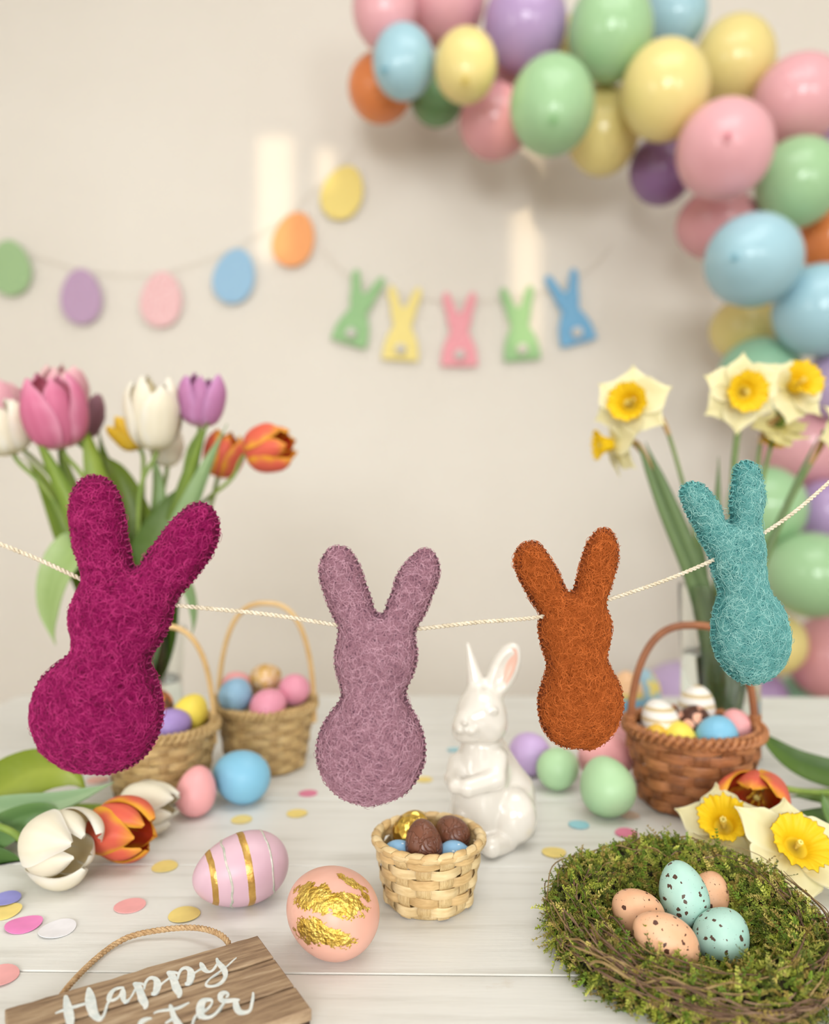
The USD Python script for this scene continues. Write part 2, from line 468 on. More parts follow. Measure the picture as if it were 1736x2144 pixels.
E['glitter'] = pbr('gold_glitter', (220, 176, 96), 0.45, rgb2=(236, 206, 170), nscale=160, lo=0.45, hi=0.55, metallic=0.5, bump=(420.0, 0.002))
gold_paint = pbr('gold_band_paint', (216, 176, 100), 0.38, rgb2=(196, 154, 80), nscale=120, metallic=0.8, bump=(260.0, 0.0006))
gold_leaf = pbr('gold_leaf', (240, 208, 112), 0.34, rgb2=(212, 170, 72), nscale=150, metallic=1.0, bump=(330.0, 0.0026, 4.0))
silver_glue = pbr('pearl_glue_line', (214, 204, 196), 0.25, rgb2=(170, 176, 160), nscale=150, bump=(260.0, 0.001))

# eggs standing free on the table
MID = 'dyed eggs lying free on the table'
egg('dyed_egg', 'small pink dyed egg in front of the left wicker basket', 411, 1656, 0.0245, 0.0195, (0.05, 0.45, 0.88), E['pink'], group=MID)
egg('dyed_egg', 'big sky-blue dyed egg with tan specks between the two pale baskets', 504, 1625, 0.0315, 0.0262, (-0.80, 0.45, 0.1), E['blue'], group=MID)
egg('dyed_egg', 'lilac dyed egg just right of the ceramic rabbit', 1107, 1576, 0.0255, 0.0235, (-0.3, 0.9, 0.2), E['lilac'], group=MID)
egg('dyed_egg', 'small green dyed egg between the lilac egg and the larger green one', 1170, 1608, 0.0245, 0.0218, (0.75, 0.6, 0.15), E['green'], group=MID)
egg('dyed_egg', 'large green dyed egg closest to the brown basket', 1271, 1646, 0.0290, 0.0268, (-0.2, 0.4, 0.8), E['green'], group=MID)
egg('dyed_egg', 'pink dyed egg half hidden behind the large green egg', 1272, 1585, 0.0330, 0.0270, (0.95, 0.3, 0.05), E['pink'], group=MID)
band_white = usdkit.material(stage, '/World/Looks/banded_pink_egg', {
    'tc': ('texture_coordinate', {}), 's': ('separate_xyz', {}), 'm': ('map_range', {'from_min': -0.025, 'from_max': 0.03}),
    'r': ('rgb_ramp', {'ramp': [(0.0, lin((235, 228, 220))), (0.42, lin((235, 228, 220))), (0.43, lin((226, 164, 168))), (1, lin((226, 164, 168)))]}), 'p': ('principled_bsdf', {'roughness': 0.4})},
    [('tc.object', 's.vector'), ('s.z', 'm.value'), ('m.result', 'r.fac'), ('r.color', 'p.base_color')], surface='p.BSDF')
band_multi = usdkit.material(stage, '/World/Looks/banded_orange_blue_egg', {
    'tc': ('texture_coordinate', {}), 's': ('separate_xyz', {}), 'm': ('map_range', {'from_min': -0.033, 'from_max': 0.033}),
    'r': ('rgb_ramp', {'ramp': [(0.0, lin((120, 176, 206))), (0.44, lin((120, 176, 206))), (0.45, lin((204, 184, 90))), (0.56, lin((214, 190, 110))), (0.57, lin((232, 186, 140))), (1, lin((236, 190, 146)))]}), 'p': ('principled_bsdf', {'roughness': 0.4})},
    [('tc.object', 's.vector'), ('s.z', 'm.value'), ('m.result', 'r.fac'), ('r.color', 'p.base_color')], surface='p.BSDF')
egg('dyed_egg', 'pink egg with white lower half beside the rim of the brown basket', 1296, 1537, 0.0255, 0.0215, (0.0, 0.2, 1.0), band_white, group=MID)
egg('painted_egg', 'upright egg banded orange yellow and blue behind the rust felt bunny', 1312, 1452, 0.0330, 0.0245, (0, 0.05, 1), band_multi)
blue_yellow = pbr('blue_yellow_egg_paint', (150, 184, 200), 0.4, rgb2=(222, 202, 110), nscale=45, lo=0.47, hi=0.53)
egg('painted_egg', 'blue and yellow mottled egg seen through the brown basket handle', 1349, 1446, 0.0330, 0.0245, (0, 0.05, 1), blue_yellow, Y=1.19)


def egg_radius(th, b, k=0.13):
    return b * np.sin(th) * (1 - k * np.cos(th))


def egg_band(a, b, t0, t1, lift, axis, wob=0.0, m=96, k=0.13, seed=0):
    """a painted band around an egg between polar angles t0, t1"""
    th = np.linspace(t0, t1, 5); ph = np.arange(m) * 2 * np.pi / m
    w = wob * (meshkit.noise(np.stack([np.cos(ph) * 3 + 9, np.sin(ph) * 3 + 9, np.zeros(m) + seed], 1)) - 0.5)
    tt = th[:, None] + w[None]
    rr = egg_radius(tt, b, k); zz = a * np.cos(tt)
    li = np.array([-0.0002, lift, lift, lift, -0.0002])[:, None]
    nr = np.sin(tt); nz = np.cos(tt)
    g = np.stack([(rr + li * nr) * np.cos(ph), (rr + li * nr) * np.sin(ph), zz + li * nz], -1)
    return g.reshape(-1, 3) @ basis(axis).T, grid_faces(5, m, wrap_m=True)


pink_shell = pbr('lilac_pink_eggshell', (212, 178, 190), 0.38, rgb2=(204, 168, 182), nscale=30, specular_ior_level=0.4)
ax = unit((-0.88, -0.40, -0.10)); A_, B_ = 0.0365, 0.0262
c, v, f = egg_at(505, 1820, A_, B_, ax, n=48, m=64)
st = Thing('striped_egg', 'lilac-pink egg ringed with gold bands in front of the tulips', 'egg', c)
st.part('shell', (v, f), pink_shell, True, local=True)
for t0, t1, mm in ((0.80, 0.99, gold_paint), (1.55, 1.73, gold_paint), (1.22, 1.275, silver_glue), (2.10, 2.15, silver_glue)):
    g = mm is gold_paint
    st.part('gold_band' if g else 'pearl_line', egg_band(A_, B_, t0, t1, 0.0002 if g else 0.0005, ax, 0.03 if g else 0.1, seed=int(t0 * 10)), mm, True, local=True, label='metallic gold painted band' if g else 'thin pearly line')

peach_shell = pbr('peach_eggshell', (230, 178, 160), 0.36, rgb2=(223, 167, 148), nscale=25, specular_ior_level=0.4)
ax = unit((0.80, -0.52, -0.10)); A_, B_ = 0.0335, 0.0285
c, v, f = egg_at(695, 1908, A_, B_, -ax, n=48, m=64, k=0.08)
pe = Thing('gilded_egg', 'peach egg with torn patches of gold leaf in front of the small basket', 'egg', c)
pe.part('shell', (v, f), peach_shell, True, local=True)
Yc = c[1]


def leaf_patch(blobs, seed):
    """gold leaf: the part of the egg that lies near the blob centres (pixels, radius), ragged by noise"""
    th = np.linspace(0.02, np.pi - 0.02, 190); ph = np.arange(300) * 2 * np.pi / 300
    r = egg_radius(th, B_, 0.08)
    g = np.stack([r[:, None] * np.cos(ph), r[:, None] * np.sin(ph), np.broadcast_to((A_ * np.cos(th))[:, None], (190, 300))], -1).reshape(-1, 3) @ basis(-ax).T
    n = g / np.linalg.norm(g, axis=1, keepdims=True)
    w = c + g
    s = F / w[:, 1]; qx, qy = 868 + w[:, 0] * s, 1072 - (w[:, 2] - H) * s
    val = np.full(len(g), -9.0)
    for (bx, by, rx, ry, rot) in blobs:
        dx, dy = qx - bx, qy - by
        cr, sr = math.cos(rot), math.sin(rot)
        val = np.maximum(val, 1 - ((dx * cr + dy * sr) / rx) ** 2 - ((-dx * sr + dy * cr) / ry) ** 2)
    val += 1.1 * noise3(g, 260, seed) + 0.9 * noise3(g, 900, seed + 1)
    keep = (val > 0) & (n @ unit(c - np.array([0, 0, H])) < 0.05)
    q = grid_faces(190, 300, wrap_m=True)
    q = q[keep[q].all(1)]
    crumple = 0.00018 + 0.00022 * (noise3(g, 520, seed + 2) + 0.5) * np.clip(val, 0, 1)
    g = g + n * crumple[:, None]
    u, inv = np.unique(q, return_inverse=True)
    return g[u], inv.reshape(-1, 4)


for bl, sd in (([(664, 1880, 52, 32, 0.1), (722, 1895, 46, 28, 0.3)], 3), ([(655, 1950, 40, 28, 0.5), (705, 1968, 42, 20, 0.15)], 8), ([(735, 1848, 42, 8, 0.55), (764, 1875, 18, 6, 0.95)], 5)):
    pe.part('gold_leaf', leaf_patch(bl, sd), gold_leaf, True, local=True, label='torn patch of gold leaf')


# ------------------------------------------------------------------ wicker baskets
def strip_ring(rf, zc, hgt, thick, n, zwob=None):
    """a flat band running round at radius rf(theta), with rounded edges"""
    th = np.arange(n) * 2 * np.pi / n
    r = rf(th); cs_ = []
    for (dr, dz) in ((0.35, -0.48), (0.75, -0.34), (0.75, 0.34), (0.35, 0.48), (-0.5, 0.47), (-0.5, -0.47)):
        z = zc + dz * hgt + (zwob(th) if zwob is not None else 0)
        rr = r + dr * thick
        cs_.append(np.stack([rr * np.cos(th), rr * np.sin(th), np.broadcast_to(z, th.shape)], -1))
    g = np.stack(cs_, 1)
    return g.reshape(-1, 3), grid_faces(n, 6, wrap_m=True, wrap_n=True)


def basket(name, label, x, y, r0, r1, h, stakes, rows, mats, handle=None, rim_r=0.004, braid=False, stake_w=0.5, amp=0.0011, thick=0.0009, start=0.0):
    t = Thing(name, label, 'basket', (x, y, T))
    rad = lambda z: r0 + (r1 - r0) * (z / h) ** 0.85
    weave, stake_m, rim_m, handle_m = mats
    zh = (h - 0.004) / rows
    seg = max(96, stakes * 8)
    for k in range(rows):
        zc = 0.003 + zh * (k + 0.5)
        sg = 1 if k % 2 else -1
        rr = rad(zc)

        def rf(th, sg=sg, rr=rr):
            w = np.sin(stakes / 2 * (th + start)) * sg
            return rr + amp * np.sign(w) * np.abs(w) ** 0.6
        t.part('weaver', strip_ring(rf, zc, zh * 0.96, thick, seg, lambda th, k=k: 0.0006 * np.sin(3 * th + k) + 0.0004 * np.sin(7 * th + 2 * k)), weave[k % len(weave)], 50, local=True)
    for s in range(stakes):
        th0 = (s + 0.5) * 2 * np.pi / stakes - start
        sg = 1 if s % 2 else -1
        zz = np.linspace(0.001, h - 0.001, rows * 3 + 1)
        off = amp * 0.9 * sg * np.cos(np.pi * (zz - 0.003 - zh * 0.5) / zh) * -1
        wv = stake_w * np.pi * rad(zz) / stakes
        g = []
        for (u, d) in ((-1, 0), (-0.5, 0.55), (0.5, 0.55), (1, 0), (0.5, -0.3), (-0.5, -0.3)):
            rr = rad(zz) + off + d * thick
            ang = th0 + u * wv / rad(zz)
            g.append(np.stack([rr * np.cos(ang), rr * np.sin(ang), zz], -1))
        g = np.stack(g, 1)
        t.part('stake', (g.reshape(-1, 3), grid_faces(len(zz), 6, wrap_m=True)), stake_m, 50, local=True)
    b = lathe([(1e-5, 0.0005), (r0 * 0.98, 0.0005), (r0 * 1.0, 0.002), (r0 * 0.98, 0.0035), (1e-5, 0.0035)], 48)
    t.part('base', b, stake_m, 30, local=True)
    # rim: a core ring wound or braided with splints
    n = 240
    th = np.arange(n + 1) * 2 * np.pi / n
    core = np.stack([r1 * np.cos(th), r1 * np.sin(th), np.full(n + 1, h)], -1)
    t.part('rim_core', tube(core, rim_r * 0.72, 8, cap=False), stake_m, 50, local=True)
    if braid:
        for s in range(3):
            ph = 2 * np.pi * s / 3
            th = np.linspace(0, 2 * np.pi, 420)
            w = 17 * th + ph
            c_ = np.stack([(r1 + rim_r * 0.95 * np.cos(w)) * np.cos(th), (r1 + rim_r * 0.95 * np.cos(w)) * np.sin(th), h + rim_r * 0.75 * np.sin(2 * w) + 0.0005], -1)
            t.part('rim_strand', tube(c_, rim_r * 0.50, 6, cap=False), rim_m, 60, local=True)
    else:
        wraps = int(2 * np.pi * r1 / (rim_r * 3.0))
        for s in range(wraps):
            ph0 = 2 * np.pi * s / wraps
            u = np.linspace(-0.15, 1.15, 15)                      # one turn of a splint about the core
            al = 2 * np.pi * u - 0.6
            g = []
            for dv in (-0.5, -0.25, 0.25, 0.5):
                thh = ph0 + (u * 1.15 + dv * 0.93) * 2 * np.pi / wraps
                rr = rim_r * (1.06 - 1.1 * dv * dv + 0.10 * u)
                g.append(np.stack([(r1 + rr * np.cos(al)) * np.cos(thh), (r1 + rr * np.cos(al)) * np.sin(thh), h + rr * np.sin(al)], -1))
            sv, sf, _ = sheet(np.stack(g, 1), 0.0005)
            t.part('rim_splint', (sv, sf), rim_m[s % len(rim_m)] if isinstance(rim_m, list) else rim_m, 60, local=True)
    if handle:
        top, hr, ang, wid = handle
        ph = np.linspace(0, np.pi, 41)
        s_ = np.sin(ph)
        xx = np.sign(np.cos(ph)) * np.abs(np.cos(ph)) ** 0.75 * wid
        zz = h - 0.02 + (top - h + 0.02) * s_ ** 0.85
        p_ = np.stack([xx * math.cos(ang), xx * math.sin(ang), zz], -1)
        hp_ = t.part('handle', tube(p_, hr, 10), handle_m, 60, local=True)
        for sx in (-1, 1):
            c_ = np.array([sx * wid * math.cos(ang), sx * wid * math.sin(ang), h])
            th = np.linspace(0, 6 * np.pi, 50)
            w_ = np.stack([c_[0] + (hr + 0.0012) * np.cos(th), c_[1] + (hr + 0.0012) * np.sin(th), c_[2] + 0.004 + 0.008 * th / th[-1]], -1)
            t.part('handle_binding', tube(w_, 0.0012, 6), rim_m[0] if isinstance(rim_m, list) else rim_m, 60, parent=hp_, local=True)
    return t


def wicker(name, c1, c2, s=(120.0, 120.0, 14.0)):
    return usdkit.material(stage, '/World/Looks/' + name, {
        'tc': ('texture_coordinate', {}), 'mp': ('mapping', {'scale': s}), 'n': ('noise_texture', {'scale': 7.0, 'detail': 4.0}), 'n2': ('noise_texture', {'scale': 55.0, 'detail': 2.0}),
        'r': ('rgb_ramp', {'ramp': [(0.3, lin(c2)), (0.62, lin(c1))]}), 'r2': ('rgb_ramp', {'ramp': [(0.35, (0.72, 0.68, 0.62)), (0.6, (1, 1, 1))]}), 'm': ('mix', {'mix_type': 'multiply', 'fac': 0.7}),
        'b': ('bump', {'strength': 0.5, 'distance': 0.0008}), 'p': ('principled_bsdf', {'roughness': 0.5})},
        [('tc.object', 'mp.vector'), ('mp.vector', 'n.vector'), ('tc.object', 'n2.vector'), ('n.fac', 'r.fac'), ('n2.fac', 'r2.fac'), ('r.color', 'm.color1'), ('r2.color', 'm.color2'), ('m.color', 'p.base_color'), ('n.fac', 'b.height'), ('b.normal', 'p.normal')], surface='p.BSDF')


pale1, pale2 = wicker('pale_splint', (232, 208, 160), (214, 184, 132), (10, 10, 60)), wicker('pale_splint_warm', (222, 190, 136), (196, 160, 106), (10, 10, 60))
pale_st = wicker('pale_stake', (216, 190, 140), (194, 162, 110))
tan1, tan2 = wicker('tan_splint', (208, 178, 124), (184, 150, 98), (10, 10, 60)), wicker('tan_splint_dark', (198, 166, 112), (172, 138, 88), (10, 10, 60))
tan_st = wicker('tan_stake', (186, 154, 104), (160, 126, 78))
brn1, brn2 = wicker('brown_splint', (190, 126, 78), (150, 92, 52), (10, 10, 60)), wicker('brown_splint_dark', (174, 110, 66), (132, 78, 42), (10, 10, 60))
brn_st = wicker('brown_stake', (156, 98, 58), (118, 70, 38))
cane = pbr('bent_cane', (222, 188, 132), 0.4, rgb2=(204, 166, 108), nscale=40)
cane_brn = pbr('bent_brown_cane', (158, 98, 60), 0.4, rgb2=(136, 80, 46), nscale=40)

bx, by = (898 - 868) / F * 0.600, 0.602
mini = basket('splint_basket', 'small handleless pale splint basket of chocolate eggs beside the rabbit', bx, by, 0.0315, 0.0405, 0.049, 14, 6, ([pale1, pale2], pale_st, [pale1, pale2], cane), rim_r=0.0036, stake_w=0.62, amp=0.0015, start=0.12)
lx, ly = (338 - 868) / F * 0.832, 0.832
rx, ry = (557 - 868) / F * 0.922, 0.922
basket('wicker_basket', 'pale wicker basket with arched handle half behind the magenta bunny', lx, ly, 0.0455, 0.0565, 0.071, 18, 8, ([tan1, tan2], tan_st, tan1, cane), handle=(0.178, 0.0030, 0.10, 0.0555), rim_r=0.0045, braid=True)
basket('wicker_basket', 'pale wicker basket with arched handle left of the mauve bunny', rx, ry, 0.0440, 0.0560, 0.072, 18, 8, ([tan1, tan2], tan_st, tan1, cane), handle=(0.192, 0.0030, -0.05, 0.0575), rim_r=0.0045, braid=True)
wx, wy = (1450 - 868) / F * 0.805, 0.805
basket('brown_basket', 'reddish-brown wicker basket with tall handle below the teal bunny', wx, wy, 0.0500, 0.0655, 0.078, 16, 7, ([brn1, brn2], brn_st, brn1, cane_brn), handle=(0.183, 0.0040, 0.0, 0.0650), rim_r=0.0050, braid=True, amp=0.0020, thick=0.0014, stake_w=0.55)

# eggs in the baskets
g1 = 'eggs in the small splint basket'
egg('chocolate_egg', 'milk chocolate egg standing at the front of the small basket', 887, 1767, 0.0182, 0.0140, (-0.15, 0.25, 0.95), E['choc'], Y=0.588, group=g1)
egg('chocolate_egg', 'milk chocolate egg lying on the right side of the small basket', 947, 1745, 0.0150, 0.0130, (-0.5, 0.6, 0.45), E['choc'], Y=0.612, group=g1)
egg('foil_egg', 'gold foil wrapped egg at the back of the small basket', 862, 1738, 0.0160, 0.0140, (0.5, 0.4, 0.75), E['foil'], Y=0.618, group=g1)
candy_blue = speckled('candy_blue_shell', (136, 180, 214), (226, 236, 240), 240.0, 0.3, 0.45, 0.35, fine=False)
egg('candy_egg', 'blue candy egg at the left edge inside the small basket', 836, 1790, 0.0130, 0.0110, (0.9, 0.3, 0.1), candy_blue, Y=0.592, group=g1)
egg('candy_egg', 'white-flecked blue candy egg at the right inside the small basket', 953, 1792, 0.0130, 0.0110, (0.9, -0.3, 0.1), candy_blue, Y=0.590, group=g1)
g2 = 'dyed eggs in the pale wicker baskets'
egg('dyed_egg', 'dull blue egg in the basket left of the mauve bunny', 494, 1454, 0.0205, 0.0190, (0.2, 0.7, 0.5), E['sky'], Y=0.895, group=g2)
egg('dyed_egg', 'rose egg at the front of the basket left of the mauve bunny', 563, 1477, 0.0220, 0.0190, (0.6, 0.6, 0.3), E['rose'], Y=0.885, group=g2)
egg('dyed_egg', 'rose egg at the right edge of the basket left of the mauve bunny', 617, 1443, 0.0200, 0.0183, (0.2, 0.9, 0.1), E['rose'], Y=0.915, group=g2)
egg('glitter_egg', 'gold glitter egg on top of the basket left of the mauve bunny', 557, 1421, 0.0195, 0.0180, (0.7, 0.5, 0.3), E['glitter'], Y=0.930, group=g2)
egg('dyed_egg', 'pink egg peeking out behind the dull blue egg', 497, 1436, 0.0190, 0.0175, (1.0, 0.2, 0.1), E['pink'], Y=0.945, group=g2)
egg('dyed_egg', 'bright yellow egg in the basket beside the magenta bunny', 400, 1491, 0.0205, 0.0185, (0.3, 0.5, 0.7), E['yellow'], Y=0.850, group=g2)
egg('dyed_egg', 'violet egg in the basket beside the magenta bunny', 360, 1519, 0.0205, 0.0182, (0.8, 0.4, 0.2), E['violet'], Y=0.822, group=g2)
egg('dyed_egg', 'orange egg mostly hidden behind the magenta bunny in its basket', 330, 1482, 0.0195, 0.0178, (0.2, 0.5, 0.8), pbr('egg_orange', (196, 110, 40), 0.4, rgb2=(90, 60, 40), nscale=70, lo=0.5, hi=0.6), Y=0.855, group=g2)
g3 = 'eggs in the brown wicker basket'
stripes = usdkit.material(stage, '/World/Looks/white_striped_egg', {
    'tc': ('texture_coordinate', {}), 's': ('separate_xyz', {}), 'm': ('math', {'math_type': 'multiply', 'value2': 620.0}), 'sn': ('math', {'math_type': 'sine'}), 'mr': ('map_range', {'from_min': 0.35, 'from_max': 0.6, 'clamp': True}),
    'mx': ('mix', {'color1': lin((236, 232, 226)), 'color2': lin((206, 184, 140))}), 'p': ('principled_bsdf', {'roughness': 0.35})},
    [('tc.object', 's.vector'), ('s.z', 'm.value1'), ('m.value', 'sn.value1'), ('sn.value', 'mr.value'), ('mr.result', 'mx.fac'), ('mx.color', 'p.base_color')], surface='p.BSDF')
floral = speckled('brown_floral_egg', (82, 48, 38), (236, 176, 150), 95.0, 0.62, 0.35, 0.75, fine=False)
egg('striped_white_egg', 'white egg with thin gold rings at the left of the brown basket', 1382, 1507, 0.0215, 0.0190, (-0.25, 0.3, 0.9), stripes, Y=0.805, group=g3)
egg('striped_white_egg', 'white ringed egg at the back of the brown basket', 1459, 1478, 0.0225, 0.0195, (0.2, 0.2, 0.95), stripes, Y=0.845, group=g3)
egg('floral_egg', 'dark brown egg with peach flower blotches in the brown basket', 1453, 1512, 0.0195, 0.0172, (0.6, 0.5, 0.5), floral, Y=0.808, group=g3)
egg('dyed_egg', 'yellow egg at the front of the brown basket', 1423, 1549, 0.0190, 0.0170, (0.1, 0.6, 0.75), E['yellow'], Y=0.784, group=g3)
egg('dyed_egg', 'blue speckled egg at the front of the brown basket', 1503, 1541, 0.0215, 0.0205, (0.5, 0.5, 0.6), speckled('egg_blue_brown_specks', (126, 186, 216), (110, 110, 120), 75.0, 0.2, 0.38, 0.3, fine=False), Y=0.779, group=g3)
egg('dyed_egg', 'pink egg at the right rim of the brown basket', 1545, 1524, 0.0200, 0.0170, (-0.3, 0.3, 0.9), E['pink'], Y=0.815, group=g3)
egg('dyed_egg', 'little golden egg at the left front of the brown basket', 1374, 1546, 0.0150, 0.0130, (0.3, 0.3, 0.8), pbr('egg_gold_yellow', (222, 180, 60), 0.4), Y=0.786, group=g3)

# ------------------------------------------------------------------ confetti
paper = {}
for nm, c in (('pink', (238, 170, 170)), ('rose', (226, 128, 160)), ('magenta', (232, 130, 190)), ('yellow', (238, 214, 128)), ('blue', (150, 205, 218)), ('purple', (180, 150, 214)), ('salmon', (238, 186, 172)), ('beige', (222, 196, 176)), ('violet_blue', (150, 150, 222)), ('white', (232, 230, 234))):
    paper[nm] = pbr('confetti_' + nm, c, 0.5, rgb2=tuple(np.array(c) * 0.97), nscale=90)
CONF = [(10, 1887, 'violet_blue', 0.0115, 'violet-blue confetti dot at the left edge of the table above a yellow one'), (8, 1911, 'yellow', 0.0125, 'yellow confetti dot tucked under the violet-blue one at the left edge'),
        (50, 1938, 'magenta', 0.0125, 'magenta confetti dot beside the white one'), (120, 1947, 'white', 0.0130, 'translucent white confetti dot above the sign rope'),
        (272, 1898, 'pink', 0.0115, 'soft pink confetti dot above the wooden sign'), (386, 1917, 'yellow', 0.0115, 'yellow confetti dot between the sign rope and striped egg'),
        (-4, 2048, 'pink', 0.0125, 'pink confetti dot cut by the left edge above the sign'), (345, 1816, 'yellow', 0.0110, 'yellow confetti dot right of the orange tulip on the left'),
        (506, 1717, 'yellow', 0.0105, 'yellow confetti dot below the big blue egg'), (622, 1704, 'yellow', 0.0105, 'yellow confetti dot left below the mauve bunny'),
        (645, 1662, 'rose', 0.0098, 'rose confetti dot between blue egg and mauve bunny'), (888, 1633, 'yellow', 0.0095, 'yellow confetti dot between mauve bunny and ceramic rabbit'),
        (950, 1571, 'blue', 0.0085, 'tiny blue confetti dot left of the rabbit chest'), (1212, 1728, 'blue', 0.0100, 'blue confetti dot between the rabbit and green egg'),
        (1312, 1746, 'rose', 0.0105, 'rose confetti dot in front of the large green egg'), (1393, 1773, 'salmon', 0.0110, 'salmon confetti dot behind the nest near the brown basket'),
        (1160, 1786, 'yellow', 0.0105, 'yellow confetti dot right of the rabbit foot'), (1303, 1788, 'purple', 0.0105, 'purple confetti dot half behind the nest rim'),
        (1318, 1708, 'beige', 0.0100, 'beige confetti dot between large green egg and brown basket'), (1732, 1976, 'purple', 0.0110, 'purple confetti dot at the right edge beside the nest'),
        (205, 1634, 'salmon', 0.0120, 'salmon confetti dot under the left tulip leaves near the basket')]
rng = np.random.default_rng(11)
for i, (px, py, k, r, lab) in enumerate(CONF):
    c = G(px, py)
    a = np.arange(28) * 2 * np.pi / 28
    v, f = slab(np.stack([r * np.cos(a) * (1 + 0.02 * rng.standard_normal()), r * np.sin(a)], 1), 0.0003, 0.00075, 0.0001)
    d = rng.uniform(0, np.pi)
    u = v[:, 0] * math.cos(d) + v[:, 1] * math.sin(d)
    v[:, 2] += 1.2 * rng.uniform(0.2, 1.0) * u * u * 8
    if i == 1: v[:, 2] -= 0.0
    if i == 0: v[:, 2] += 0.0012
    single('confetti_dot', lab, 'confetti', (v + c, f), paper[k], 30, group='round paper confetti on the table', loc=c)

# ------------------------------------------------------------------ felt bunnies on a twine
OUT = {
    'magenta': ((0, 960), 3.152, [(545, 780), (500, 650), (470, 500), (455, 380), (460, 280), (490, 190), (540, 135), (620, 110), (700, 130), (760, 180), (800, 270), (825, 370), (840, 470), (855, 570), (872, 650), (888, 708), (915, 710), (935, 680), (985, 600), (1060, 500), (1140, 400), (1220, 330), (1300, 290), (1370, 300), (1430, 370), (1450, 450), (1440, 540), (1400, 640), (1330, 740), (1240, 850), (1170, 930), (1150, 980), (1140, 1050), (1110, 1130), (1070, 1210), (1030, 1260), (1000, 1310), (992, 1350), (1010, 1400), (1045, 1480), (1070, 1570), (1080, 1650), (1070, 1750), (1040, 1840), (980, 1940), (900, 2010), (800, 2060), (700, 2085), (600, 2080), (500, 2065), (400, 2020), (310, 1960), (250, 1870), (210, 1770), (200, 1680), (215, 1580), (250, 1480), (310, 1410), (390, 1340), (460, 1280), (487, 1235), (480, 1190), (460, 1110), (455, 1010), (480, 930), (525, 850)]),
    'mauve': ((620, 1100), 3.458, [(300, 740), (265, 660), (235, 590), (200, 490), (172, 390), (168, 310), (190, 230), (240, 170), (310, 148), (380, 170), (430, 230), (470, 310), (500, 400), (530, 480), (555, 560), (578, 620), (605, 640), (632, 630), (655, 570), (685, 500), (710, 420), (740, 340), (800, 260), (860, 200), (920, 168), (980, 180), (1020, 230), (1040, 310), (1030, 400), (1000, 480), (960, 580), (920, 670), (880, 730), (864, 790), (870, 860), (880, 930), (870, 1010), (840, 1100), (808, 1170), (798, 1230), (820, 1290), (870, 1380), (910, 1470), (935, 1570), (935, 1680), (905, 1790), (850, 1880), (780, 1950), (690, 1990), (600, 2015), (520, 2030), (420, 2010), (320, 1970), (240, 1900), (180, 1800), (150, 1690), (150, 1580), (180, 1470), (230, 1380), (290, 1300), (328, 1230), (322, 1170), (300, 1090), (280, 1000), (280, 920), (295, 840)]),
    'rust': ((1040, 1080), 4.123, [(370, 860), (320, 770), (270, 690), (215, 590), (170, 490), (150, 410), (155, 330), (200, 260), (260, 225), (320, 218), (385, 255), (430, 310), (480, 390), (530, 470), (560, 540), (585, 600), (605, 642), (630, 655), (658, 632), (675, 580), (700, 500), (720, 420), (745, 320), (790, 220), (850, 140), (920, 105), (985, 130), (1025, 190), (1050, 280), (1050, 380), (1030, 480), (1000, 580), (975, 660), (952, 730), (955, 800), (980, 870), (995, 960), (985, 1060), (965, 1160), (955, 1230), (980, 1300), (1030, 1390), (1075, 1490), (1092, 1580), (1085, 1700), (1050, 1800), (990, 1900), (900, 1980), (800, 2020), (720, 2010), (600, 2000), (520, 1970), (440, 1900), (385, 1800), (358, 1680), (358, 1560), (385, 1450), (415, 1370), (428, 1290), (410, 1200), (380, 1110), (360, 1020), (360, 930)]),
    'teal': ((1180, 700), 2.680, [(810, 1240), (770, 1170), (730, 1080), (690, 1010), (660, 930), (652, 880), (680, 840), (730, 828), (790, 850), (830, 890), (860, 930), (890, 985), (908, 1040), (925, 1050), (932, 990), (935, 900), (945, 820), (960, 750), (1000, 712), (1040, 712), (1090, 740), (1115, 800), (1130, 880), (1125, 960), (1112, 1040), (1117, 1110), (1130, 1190), (1135, 1290), (1142, 1380), (1165, 1450), (1210, 1500), (1245, 1570), (1270, 1660), (1270, 1750), (1245, 1840), (1200, 1900), (1140, 1945), (1070, 1962), (1000, 1955), (930, 1910), (880, 1850), (845, 1780), (830, 1690), (832, 1600), (850, 1520), (868, 1460), (855, 1400), (835, 1340), (820, 1290)])}
FELT = {'magenta': ((132, 8, 76), (92, 3, 48), (200, 60, 128), 0.485, 'large magenta felt bunny hanging on the twine at the left', 1.0),
        'mauve': ((150, 106, 120), (110, 74, 90), (208, 166, 180), 0.500, 'dusty mauve felt bunny hanging on the twine in the middle', 1.0),
        'rust': ((152, 74, 24), (112, 48, 12), (208, 114, 54), 0.525, 'rust orange felt bunny hanging on the twine beside the rabbit', 1.0),
        'teal': ((84, 154, 152), (56, 120, 122), (164, 212, 206), 0.545, 'teal felt bunny hanging on the twine at the right', 1.0)}


def curves(path, pts, width, mat):
    """pts (n, k, 3)"""
    n, k = pts.shape[:2]
    c = UsdGeom.BasisCurves.Define(stage, path)
    c.CreateTypeAttr('linear'); c.CreateWrapAttr('nonperiodic')
    c.CreatePointsAttr(Vt.Vec3fArray.FromNumpy(pts.reshape(-1, 3).astype(np.float32)))
    c.CreateCurveVertexCountsAttr(Vt.IntArray.FromNumpy(np.full(n, k, np.int32)))
    c.CreateWidthsAttr(Vt.FloatArray.FromNumpy(np.tile(width * np.linspace(1.0, 0.6, k), n).astype(np.float32))); c.SetWidthsInterpolation('vertex')
    UsdShade.MaterialBindingAPI.Apply(c.GetPrim()).Bind(mat)
    return c


